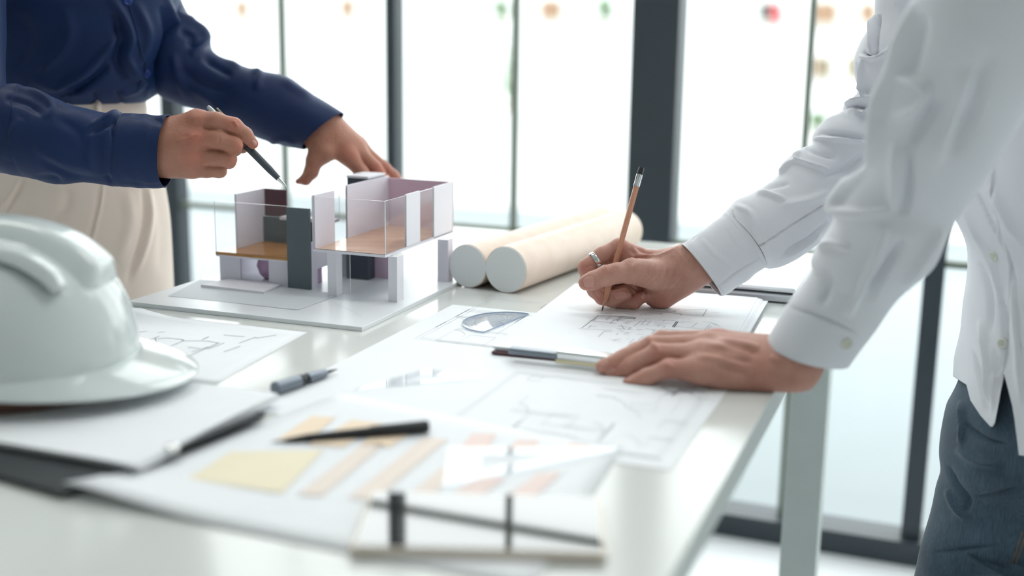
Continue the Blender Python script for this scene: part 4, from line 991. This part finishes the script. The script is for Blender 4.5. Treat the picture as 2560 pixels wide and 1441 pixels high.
# beige trousers
tr = Grid([(-72, 240, 350, 236, 1.80), (-74, 262, 357, 252, 1.80), (-78, 284, 361, 278, 1.80), (-100, 340, 374, 336, 1.80), (-120, 410, 392, 408, 1.80), (-132, 470, 406, 470, 1.80), (-136, 530, 416, 527, 1.80), (-136, 600, 422, 600, 1.80), (-130, 690, 427, 690, 1.80), (-120, 780, 431, 780, 1.80), (-110, 900, 432, 900, 1.80)], 160, 420, .62, 2.3)
tr.sculpt([(c1([(478, 860), (465, 960), (440, 1070), (415, 1160)]), 6, -.0040), (c1([(490, 860), (478, 960), (452, 1070), (425, 1170)]), 5, .003), (c1([(676, 870), (694, 1000), (665, 1170), (600, 1345)]), 8, -.007), (c1([(700, 880), (712, 1000), (690, 1150), (640, 1300)]), 9, .006), (c1([(600, 900), (620, 1050), (560, 1250)]), 16, .004), (c1([(115, 850), (70, 930), (10, 1020)]), 6, -.0045),
           (c1([(95, 850), (50, 930), (0, 1000)]), 5, .003), (c1([(330, 900), (300, 1000), (200, 1080)]), 14, -.004), (c1([(750, 900), (770, 1100), (760, 1300)]), 14, -.003), (c1([(430, 490), (500, 500), (520, 530)]), 4, -.003)], .0009, 8, 1.0, 1.0)
tro = tr.obj('trousers', M_beige, bA)
wb = Grid([(-74, 250, 358, 247, 1.80), (-75, 262, 360, 258, 1.80), (-78, 286, 363, 281, 1.80)], 12, 160, .625, 2.3); wb.obj('waistband', M_beige, tro)
for px in (250, 120): 
    lp = [gsurf(tr, px, y)[0] + np.array([0, -.006, 0]) for y in (250, 268, 290)]; v, f = tube(lp, [.004, .0045, .004], 8); mobj('belt_loop', v, f, M_beige, tro, True)
for i, hp in enumerate((hipA, hipB)):
    z_ = np.linspace(.70, .03, 12); pts = np.stack([np.full(12, hp[0]), np.full(12, hp[1]), z_], 1); v, f = tube(pts, np.linspace(.082, .078, 12), 32); mobj('trouser_leg', v, f, M_beige, tro, True)
    an = np.array([hp[0], hp[1], .0]); s = Sdf([an, an + np.array([.16, -.08, .06])], .07, .006); q = s.new(); s.cone(q, an + [-.03, .01, .045], an + [.05, -.03, .05], .044, .042, .01); s.cone(q, an + [.05, -.03, .04], an + [.15, -.08, .032], .042, .032, .02)
    v, f = s.mesh(q); v[:, 2] = np.maximum(v[:, 2], .001); mobj('shoe', v, f, M_shoe, bA, True)
s = Sdf([D(175, -760, 1.80)], .17, .008); q = s.new(); hd = D(178, -795, 1.82); s.cone(q, hd + [0, .01, .02], hd + [0, .03, -.02], .10, .095, .02); s.cone(q, hd + [0, .05, -.05], hd + [0, .06, -.11], .08, .05, .03); v, f = s.mesh(q); mobj('hair', v, f, M_hair, bA, True)
# pen in the hand
a, b = J(716, 467, 4), J(525, 272, 30); Lp = np.linalg.norm(b - a); dpen = unit(b - a)
pe_ = empty('ballpoint_pen', a); tag(pe_, 'dark grey pen with silver tip held over the house model', 'pen')
revolve('tip', a, b, [(0, .0005), (.004, .0013), (.014, .0030)], M_chrome, pe_, 20)
revolve('barrel', a, b, [(.014, .0034), (.03, .0045), (Lp * .52, .0048)], M_slate2, pe_, 24)
revolve('ring_band', a, b, [(Lp * .52, .0050), (Lp * .57, .0050)], M_chrome, pe_, 24)
revolve('upper_barrel', a, b, [(Lp * .57, .0046), (Lp * .93, .0044), (Lp * .94, .003), (Lp, .0028), (Lp + .004, .002)], M_chrome, pe_, 24)
e1 = unit(np.cross(dpen, FWD)); e1 = e1 if e1[2] > 0 else -e1
box('clip', a + dpen * Lp * .66 + e1 * .006 - FWD * .0015, dpen * Lp * .30, FWD * .003, e1 * .0016, M_brass, pe_)

# ------------------------------------------------------------------ person B: white shirt, right
Yw = T(1505, 778, zpap)[1]
W_ = lambda x, y, d=0.0: D(x, y, Yw + d * .001)
c4 = lambda L: [(1380 + x / 2.882, 400 + y / 2.882) for x, y in L]
palm = [(W_(1800, 625, 20), W_(1742, 655, 16), .026, .0255), (W_(1745, 656, 16), W_(1612, 660, 28), .0235, .0145), (W_(1742, 660, 14), W_(1650, 690, 14), .0245, .0205), (W_(1700, 680, 18), W_(1640, 735, 26), .0215, .0165), (W_(1700, 690, 22), W_(1600, 700, 48), .020, .0165),
        (W_(1650, 690, 6), W_(1580, 676, -12), .0185, .0140), (W_(1730, 690, 20), W_(1660, 738, 24), .0170, .0160), (W_(1600, 668, 34), W_(1530, 664, 30), .0150, .0105), (W_(1612, 656, 28), W_(1572, 640, 24), .0140, .0125)]
fing = [[(W_(1590, 642, 26), .0130), (W_(1548, 620, 24), .0118), (W_(1505, 638, 20), .0102), (W_(1466, 668, 14), .0102), (W_(1472, 700, 6), .0092), (W_(1486, 728, 2), .0080), (W_(1499, 746, 1), .0062)],
        [(W_(1580, 665, 44), .0130), (W_(1515, 705, 34), .0105), (W_(1506, 742, 17), .0098), (W_(1532, 748, 10), .0100), (W_(1562, 736, 10), .0088)],
        [(W_(1590, 690, 52), .0125), (W_(1530, 730, 44), .0100), (W_(1545, 735, 30), .0092), (W_(1580, 722, 22), .0082)],
        [(W_(1600, 710, 52), .0120), (W_(1548, 745, 40), .0095), (W_(1552, 757, 22), .0098), (W_(1582, 756, 18), .0096), (W_(1603, 744, 16), .0078)],
        [(W_(1640, 690, -2), .0170), (W_(1578, 680, -16), .0140), (W_(1540, 684, -24), .0122), (W_(1514, 691, -26), .0122), (W_(1484, 702, -25), .0112), (W_(1466, 707, -24), .0096)]]
st = [(c4([(600, 615), (650, 660), (730, 690)]), 5, -.0016), (c4([(640, 690), (740, 695), (840, 660), (920, 620)]), 4, .0010), (c4([(560, 700), (640, 690), (740, 700)]), 6, .0016), (c4([(570, 890), (640, 840), (670, 760)]), 2.2, -.0005), (c4([(600, 905), (680, 850), (710, 770)]), 2.0, -.0004), (c4([(660, 930), (740, 880), (790, 790)]), 2.2, -.0004), (c4([(740, 960), (830, 920), (880, 830)]), 2.2, -.0004),
      (c4([(560, 640), (600, 700), (570, 760)]), 6, -.0012), (c4([(660, 945), (760, 960), (880, 930)]), 3, -.0012), (c4([(385, 770), (400, 800)]), 5, .0008, False), (c4([(300, 860), (310, 900)]), 2, -.0006, False), (c4([(420, 790), (430, 830)]), 1.6, -.0004, False), (c4([(442, 785), (452, 825)]), 1.6, -.0004, False), (c4([(240, 780), (290, 760)]), 2, -.0005, False), (c4([(340, 640), (345, 700)]), 2, -.0003, False),
      (c4([(430, 600), (440, 680), (400, 740)]), 2.5, -.0006), (c4([(840, 700), (900, 760), (880, 850)]), 8, -.0008), (c4([(330, 940), (430, 900), (530, 885)]), 2.5, -.0006), (c4([(900, 640), (940, 700), (1000, 760)]), 6, .0006), (c4([(560, 900), (600, 930), (640, 950)]), 4, -.0015)]
fl = [(W_(1463, 672, 4), .010, .5), (W_(1466, 712, -34), .012, .4), (W_(1514, 672, -36), .010, .3), (W_(1555, 618, 14), .013, .35), (W_(1560, 745, 2), .012, .35), (W_(1600, 750, 10), .012, .5), (W_(1650, 760, 12), .02, .4), (W_(1500, 745, -4), .01, .4), (W_(1610, 630, 15), .012, .2)]
for i in range(13):                           # fine skin folds of the thumb web and heel
    k = i * 24; st.append((c4([(655 + k, 735 + i * 5), (640 + k, 800 + i * 5), (600 + k * .9, 868 + i * 6)]), 2.3, (-.00045, .0003)[i % 2]))
for x, y in ((455, 770), (470, 768), (400, 778), (352, 790)): st.append((c4([(x, y), (x + 12, y + 26), (x + 16, y + 60)]), 1.9, -.0004))
hW = hand(palm, fing, strokes=st, flush=fl, h=.0009, kp=.010, kj=.007, kff=.0008, floor=zpap + .0003, nails=[(1473, 705, 15, 14, -17), (1553, 738, 17, 11, -8), (1584, 719, 8, 8, -50), (1609, 738, 6, 11, 8), (1494, 736, 10, 5, 55)])
# near hand flat on the table
Yn = 1.16
N_ = lambda x, y, d=0.0: D(x, y, Yn + d * .001)
palm = [(N_(2050, 835, 0), N_(1985, 908, 4), .0230, .0240), (N_(1985, 905, 12), N_(1795, 856, 52), .0225, .0130), (N_(1985, 910, 6), N_(1772, 864, 30), .0235, .0135), (N_(1975, 925, 0), N_(1752, 888, 8), .0225, .0140), (N_(1960, 938, -4), N_(1752, 926, -10), .0200, .0135), (N_(1940, 945, 0), N_(1800, 948, 0), .0160, .0130), (N_(1960, 925, 30), N_(1850, 900, 60), .018, .015)]
fing = [[(N_(1795, 856, 46), .0130), (N_(1655, 850, 54), .0095), (N_(1590, 878, 62), .0086), (N_(1548, 894, 66), .0070)],
        [(N_(1772, 866, 30), .0132), (N_(1628, 864, 42), .0098), (N_(1565, 894, 38), .0090), (N_(1506, 917, 34), .0072)],
        [(N_(1752, 890, 8), .0132), (N_(1642, 884, 20), .0100), (N_(1575, 916, 30), .0090), (N_(1524, 938, 34), .0070)],
        [(N_(1752, 928, -10), .0126), (N_(1672, 922, -4), .0096), (N_(1618, 943, 2), .0086), (N_(1572, 959, 6), .0066)],
        [(N_(1860, 905, 60), .0150), (N_(1760, 905, 92), .0120), (N_(1690, 905, 112), .0090)]]
st = [([(1790, 850), (1900, 870)], 8, .0016), ([(1765, 860), (1880, 885)], 7, .0014), ([(1740, 890), (1860, 910)], 8, .0014), ([(1810, 870), (1900, 885)], 8, -.0012), ([(1800, 900), (1880, 905)], 8, -.0012), ([(1640, 868), (1650, 880)], 6, .001, False), ([(1668, 912), (1680, 920)], 6, .001, False), ([(1625, 850), (1632, 862)], 6, .001, False), ([(1790, 915), (1870, 935)], 12, -.0015), ([(1925, 890), (1950, 910)], 8, .0014)]
fl = [(N_(1655, 842, 68), .012, .4), (N_(1640, 872, 12), .012, .3), (N_(1795, 845, 45), .016, .5), (N_(1672, 914, -12), .012, .3), (N_(1530, 935, 25), .014, .35), (N_(1570, 955, 0), .014, .35), (N_(1900, 940, -15), .03, .25)]
st = [(q[0], q[1], q[2] * 1.5) + tuple(q[3:]) for q in st]
hN = hand(palm, fing, strokes=st, flush=fl, h=.0012, kp=.013, kj=.008, floor=TZ + .0008, nails=[(1526, 928, 14, 6, -25), (1576, 950, 13, 5, -25), (1511, 911, 13, 6, -28)])
core = [(DD((2690, 980, 1.34), (2700, 700, 1.33), (2690, 400, 1.33), (2660, 0, 1.33), (2600, -350, 1.33), (2500, -760, 1.32)), [.08, .08, .085, .085, .07, .05]),
        (DD((2560, -430, 1.14), (2590, -430, 1.33), (2400, -400, 1.50)), [.03, .05, .03]), (DD((2440, -900, 1.31), (2470, -950, 1.31)), [.085, .09]), (DD((2390, -850, 1.31), (2385, -810, 1.31)), [.05, .045]), (DD((2310, -870, 1.31), (2300, -845, 1.31)), [.009, .014]),
        (DD((2560, -420, 1.10), (2490, -70, 1.06), (2400, 230, 1.08), (2326, 373, 1.10), (2276, 482, 1.12), (2210, 608, 1.14), (2133, 720, 1.155), (2060, 815, 1.16)), [.034, .034, .033, .03, .028, .027, .026, .024]),
        (DD((2370, -390, Yw + .07), (2295, -110, Yw + .07), (2268, 70, Yw + .068), (2215, 270, Yw + .06), (2130, 380, Yw + .045), (2000, 525, Yw + .024), (1870, 600, Yw + .014), (1790, 640, Yw + .012)), [.034, .034, .032, .032, .03, .028, .026, .024])]
legB = (D(2630, 1150, 1.39), D(2640, 1150, 1.30))
for hp in legB:
    kn = np.array([hp[0] - .03, hp[1], .47]); an = np.array([hp[0] + .02, hp[1], .09]); core += [([D(2690, 1000, 1.34), hp, kn, an, an + np.array([-.12, 0, -.045])], [.06, .05, .04, .03, .028])]
bB = body_mesh('person', [coarse(core), hW, hN], M_skin2)
tag(bB, 'person in white shirt and jeans leaning over the table and writing with a pencil', 'person')
# ring
ra, rb = W_(1512, 637, 20), W_(1466, 668, 14); rc = ra + (rb - ra) * .50; rd = unit(rb - ra)
o = revolve('ring', rc - rd * .0028, rb + rd, [(0, .0103), (0, .0116), (.0006, .0120), (.0050, .0120), (.0056, .0116), (.0056, .0103)], M_chrome, bB, 48)
# white shirt: torso with open hem
c6 = lambda L: [(1640 + x / 1.676, y / 1.676) for x, y in L]
hemx = [(2380, 940), (2417, 962), (2427, 1001), (2453, 1040), (2480, 1070), (2488, 1058), (2493, 1027), (2505, 971), (2510, 930), (2518, 962), (2531, 1014), (2540, 1070), (2546, 1138), (2600, 1145), (2700, 1130), (2960, 1100)]
tb = Grid([(2300, -480, 2860, -480, 1.33, 1.5), (2320, -300, 2930, -300, 1.33, 1.55), (2350, 0, 2950, 0, 1.33, 1.5), (2376, 300, 2960, 300, 1.33, 1.45), (2396, 480, 2960, 480, 1.33, 1.4), (2412, 549, 2958, 549, 1.33, 1.35), (2438, 609, 2955, 609, 1.33, 1.3), (2451, 650, 2950, 650, 1.33, 1.3), (2450, 700, 2945, 700, 1.33, 1.3), (2442, 776, 2940, 776, 1.33, 1.3), (2436, 850, 2940, 850, 1.33, 1.3),
           (2426, 906, 2940, 906, 1.33, 1.3), (2417, 962, 2940, 962, 1.33, 1.32), (2412, 1060, 2945, 1060, 1.33, 1.32), (2408, 1240, 2950, 1240, 1.33, 1.32)], 300, 260, 1.4, 2.2)
# trim every column of cloth at the hem line
P = projn(tb.V.reshape(-1, 3)).reshape(tb.nr, tb.nc, 2); hx = np.array(hemx, float)
for j in range(tb.nc):
    hy = np.interp(P[:, j, 0], hx[:, 0], hx[:, 1]); over = P[:, j, 1] - hy; k = np.argmax(over > 0) if (over > 0).any() else tb.nr - 1
    k = max(k, 2); fr_ = k - 1 + np.clip((-over[k - 1]) / (over[k] - over[k - 1] + 1e-9), 0, 1)
    src = np.linspace(0, 1, tb.nr) * fr_; i0 = np.minimum(src.astype(int), tb.nr - 2); f_ = (src - i0)[:, None]
    tb.V[:, j] = tb.V[i0, j] * (1 - f_) + tb.V[i0 + 1, j] * f_
tb.sculpt([(c6([(1330, 780), (1395, 910), (1460, 1030), (1500, 1150), (1520, 1300), (1530, 1441)]), 3, -.0020, False), (c6([(1290, 880), (1350, 1000), (1420, 1130), (1445, 1280)]), 8, .0035), (c6([(1400, 780), (1460, 900), (1520, 1010)]), 12, .004), (c6([(1365, 1100), (1400, 1250), (1400, 1400)]), 8, -.004),
           ([(2450, 800), (2470, 900), (2462, 1010)], 9, .005), ([(2436, 880), (2450, 960), (2470, 1040)], 6, -.004), ([(2480, 860), (2490, 930), (2480, 1030)], 6, .004), ([(2530, 700), (2545, 850), (2550, 1000)], 12, .004), ([(2500, 720), (2512, 820), (2510, 920)], 6, -.004)], .0012, 12)
tb.hem(thick=.0014)
shB = tb.obj('shirt', M_white, bB)
button(tb, 2486, 640, M_whiteb, shB, .0060); button(tb, 2508, 860, M_whiteb, shB, .0060)
sl = Grid([(1812, 534, 1908, 667, Yw + .012), (1828, 518, 1925, 672, Yw + .014), (1846, 499, 1955, 664, Yw + .016), (1890, 477, 2000, 640, Yw + .02), (1948, 441, 2050, 605, Yw + .024), (1964, 408, 2085, 560, Yw + .028), (2005, 372, 2120, 520, Yw + .032), (2034, 358, 2160, 480, Yw + .036), (2040, 330, 2190, 455, Yw + .04), (2063, 302, 2215, 430, Yw + .044), (2110, 283, 2240, 400, Yw + .05), (2116, 258, 2262, 370, Yw + .054), (2145, 226, 2285, 320, Yw + .06),
           (2137, 160, 2310, 240, Yw + .064), (2152, 108, 2330, 170, Yw + .066), (2186, 50, 2350, 90, Yw + .068), (2191, 0, 2360, 20, Yw + .07), (2200, -120, 2390, -100, Yw + .07), (2240, -420, 2480, -400, Yw + .07)], 320, 200, .85)
sl.sculpt([(c6([(918, 60), (905, 140), (903, 200), (912, 245)]), 5, .006), (c6([(935, 60), (925, 150), (925, 220)]), 6, -.006), (c6([(850, 235), (900, 248), (945, 235), (980, 200)]), 5, .006), (c6([(870, 220), (900, 232), (935, 215)]), 5, -.004), (c6([(862, 250), (866, 330), (855, 425)]), 5, .006), (c6([(845, 260), (848, 340), (838, 400)]), 6, -.006),
           (c6([(790, 437), (840, 430), (960, 424)]), 4, .007), (c6([(800, 452), (850, 445), (890, 452)]), 6, -.007), (c6([(898, 428), (888, 458), (850, 480), (800, 482)]), 5, .006), (c6([(700, 500), (780, 480), (860, 510)]), 9, .003), (c6([(660, 590), (700, 578), (790, 588), (900, 605)]), 5, .006), (c6([(680, 560), (760, 560), (880, 580)]), 8, -.005),
           (c6([(610, 630), (585, 670), (640, 690), (730, 715)]), 5, .005), (c6([(630, 620), (680, 640), (760, 660)]), 8, -.004), (c6([(520, 735), (560, 690), (600, 680)]), 5, .004), (c6([(420, 810), (470, 815), (540, 838)]), 6, .004), (c6([(440, 790), (500, 780), (560, 770)]), 7, -.003), (c6([(330, 860), (400, 900), (430, 990)]), 9, .003), (c6([(520, 860), (640, 840), (760, 790)]), 12, .003),
           (c6([(410, 1042), (460, 1015), (600, 925), (770, 815)]), 2.2, -.0022, False), (c6([(520, 1085), (600, 1040), (690, 980)]), 5, .004), (c6([(540, 1060), (640, 1000), (720, 930)]), 6, -.004), (c6([(700, 740), (800, 700), (880, 640)]), 12, -.004), (c6([(320, 880), (330, 930), (400, 1010)]), 5, -.002)], .0009, 14)
slo = sl.obj('sleeve', M_white, shB)
cw = Grid([(1706, 612, 1801, 741, Yw + .004), (1722, 601, 1816, 735, Yw + .005), (1762, 572, 1860, 704, Yw + .008), (1800, 545, 1896, 678, Yw + .010), (1816, 532, 1912, 667, Yw + .012), (1822, 527, 1917, 662, Yw + .012)], 100, 180, .80)
cw.sculpt([(c6([(160, 960), (200, 935), (250, 915)]), 3, .0015), (c6([(150, 1010), (180, 975), (240, 935)]), 3, -.0015), (c6([(240, 1220), (340, 1140), (440, 1080)]), 3, -.0020), (c6([(135, 1040), (285, 1230)]), 1.4, -.0006, False), (c6([(190, 1000), (240, 1060), (330, 1130)]), 8, .0012), (c6([(290, 960), (330, 1030), (380, 1080)]), 8, -.001)], .0006, 15).hem('first')
cw.obj('cuff', M_white, shB)
seam(cw, c6([(297, 898), (350, 970), (410, 1050), (452, 1112)]), M_white, shB, .0006, .0002)
# loose underlap of the cuff
ar = Grid([(1915, 857, 2121, 908, 1.165), (1926, 836, 2148, 868, 1.163), (1974, 758, 2190, 818, 1.16), (2026, 690, 2237, 752, 1.155), (2030, 650, 2284, 698, 1.15), (2081, 567, 2338, 650, 1.14), (2094, 507, 2374, 567, 1.13), (2152, 441, 2400, 522, 1.12), (2177, 334, 2475, 412, 1.10), (2201, 256, 2520, 340, 1.09), (2237, 185, 2560, 280, 1.08), (2254, 119, 2610, 190, 1.07), (2278, 18, 2660, 80, 1.06),
           (2300, -100, 2700, -50, 1.06), (2350, -420, 2760, -380, 1.08)], 280, 180, .8)
ar.sculpt([(c6([(1080, 0), (1040, 180), (1010, 310), (950, 430), (920, 560), (880, 700)]), 12, .008), (c6([(1120, 60), (1090, 200), (1060, 320)]), 18, -.006), (c6([(1020, 330), (1080, 340), (1140, 380), (1100, 460), (1000, 500)]), 14, .008), (c6([(1180, 400), (1120, 520), (1040, 640)]), 20, -.006), (c6([(880, 700), (800, 800), (760, 880), (880, 900), (990, 880)]), 12, .007), (c6([(1000, 600), (1000, 760), (1000, 880)]), 14, .005),
           (c6([(1060, 620), (1060, 760), (1040, 900)]), 16, -.006), (c6([(960, 940), (930, 1060), (860, 1200), (800, 1330)]), 12, .007), (c6([(1040, 1000), (960, 1120), (880, 1260)]), 16, -.006), (c6([(680, 1050), (740, 1020), (810, 1040)]), 10, .006), (c6([(700, 1130), (720, 1200), (690, 1280)]), 14, -.004), (c6([(1200, 960), (1120, 1080), (1040, 1200)]), 14, .005), (c6([(1300, 300), (1240, 500), (1150, 700)]), 24, .004),
           (c6([(1400, 200), (1340, 420), (1240, 640)]), 24, -.005), (c6([(560, 1290), (700, 1330), (850, 1400)]), 5, -.003)], .0012, 17).hem('first')
ar.obj('sleeve', M_white, shB)
button(ar, 2116, 860, M_whiteb, shB, .0060)
# jeans
jn = Grid([(2452, 830, 2900, 830, 1.34, 1.1), (2438, 900, 2900, 900, 1.34, 1.1), (2417, 975, 2900, 975, 1.34, 1.1), (2397, 1027, 2890, 1027, 1.34, 1.1), (2386, 1061, 2880, 1061, 1.34, 1.1), (2371, 1122, 2860, 1122, 1.34, 1.05), (2365, 1165, 2840, 1165, 1.34, 1.0), (2366, 1208, 2820, 1208, 1.34, .95), (2350, 1251, 2795, 1251, 1.34, .9), (2333, 1316, 2765, 1316, 1.34, .85), (2311, 1393, 2730, 1393, 1.34, .8), (2298, 1450, 2700, 1450, 1.34, .8), (2275, 1560, 2650, 1560, 1.34, .8), (2255, 1700, 2600, 1700, 1.34, .8), (2250, 1850, 2570, 1850, 1.34, .8)], 220, 220, 1.0, 2.2)
z1c = lambda L: [(1600 + x / 2.321, 820 + y / 2.321) for x, y in L]
jn.sculpt([(z1c([(1790, 800), (1830, 900), (1900, 1000), (1880, 1080)]), 9, -.005), (z1c([(1780, 940), (1830, 1050), (1900, 1120)]), 9, .004), (z1c([(1860, 420), (1880, 560), (1850, 680)]), 8, .005), (z1c([(1900, 560), (2000, 640), (2140, 680)]), 10, -.004), (z1c([(1950, 980), (2050, 960), (2200, 920)]), 6, -.003), (z1c([(1700, 1300), (1900, 1280), (2100, 1260)]), 5, -.003), (z1c([(1830, 700), (1950, 780), (2100, 800)]), 12, .004)], .0016, 21)
jno = jn.obj('jeans', M_denim, bB)
for off in (0, 26): seam(jn, z1c([(2220 + off, 1180), (2180 + off, 1300), (2130 + off, 1441)]), M_thread, jno, .0005, .0003, 24, 'stitching')
for hp in legB:
    kn = np.array([hp[0] - .03, hp[1], .47]); an = np.array([hp[0] + .02, hp[1], .03])
    v, f = tube(catmull([hp - [0, 0, .16], kn, an], 16), np.linspace(.072, .075, 16), 32); mobj('jeans_leg', v, f, M_denim, jno, True)
    a0 = an * [1, 1, 0]; s = Sdf([a0, a0 + np.array([-.16, 0, .06])], .07, .006); q = s.new(); s.cone(q, a0 + [.03, 0, .045], a0 + [-.05, 0, .05], .044, .042, .01); s.cone(q, a0 + [-.05, 0, .04], a0 + [-.15, 0, .032], .042, .032, .02)
    v, f = s.mesh(q); v[:, 2] = np.maximum(v[:, 2], .001); mobj('shoe', v, f, M_shoe, bB, True)
hd = D(2480, -960, 1.31); s = Sdf([hd], .17, .008); q = s.new(); s.cone(q, hd + [.01, 0, .02], hd + [.03, 0, -.02], .10, .092, .02); v, f = s.mesh(q); mobj('hair', v, f, M_hair, bB, True)
# pencil
a, b = T(1504.5, 779, zpap + .0004), D(1604, 419, Yw + .035); Lp = np.linalg.norm(b - a)
pc = empty('pencil', a); tag(pc, 'natural wood pencil with black eraser in the writing hand', 'pencil')
revolve('lead', a, b, [(0, .0003), (.0055, .0011)], M_lead, pc, 16)
v, f = lathe(a, b, [(.0055, .0012), (.021, .0038), (Lp - .024, .0038)], 6); mobj('shaft', v, f, M_pencil, pc)
revolve('ferrule', a, b, [(Lp - .0245, .0039), (Lp - .021, .0041), (Lp - .020, .0037), (Lp - .017, .0041), (Lp - .016, .0038), (Lp - .013, .0041), (Lp - .009, .0041)], M_chrome, pc, 28)
revolve('eraser', a, b, [(Lp - .009, .0037), (Lp - .002, .0037), (Lp, .003)], M_black, pc, 24)
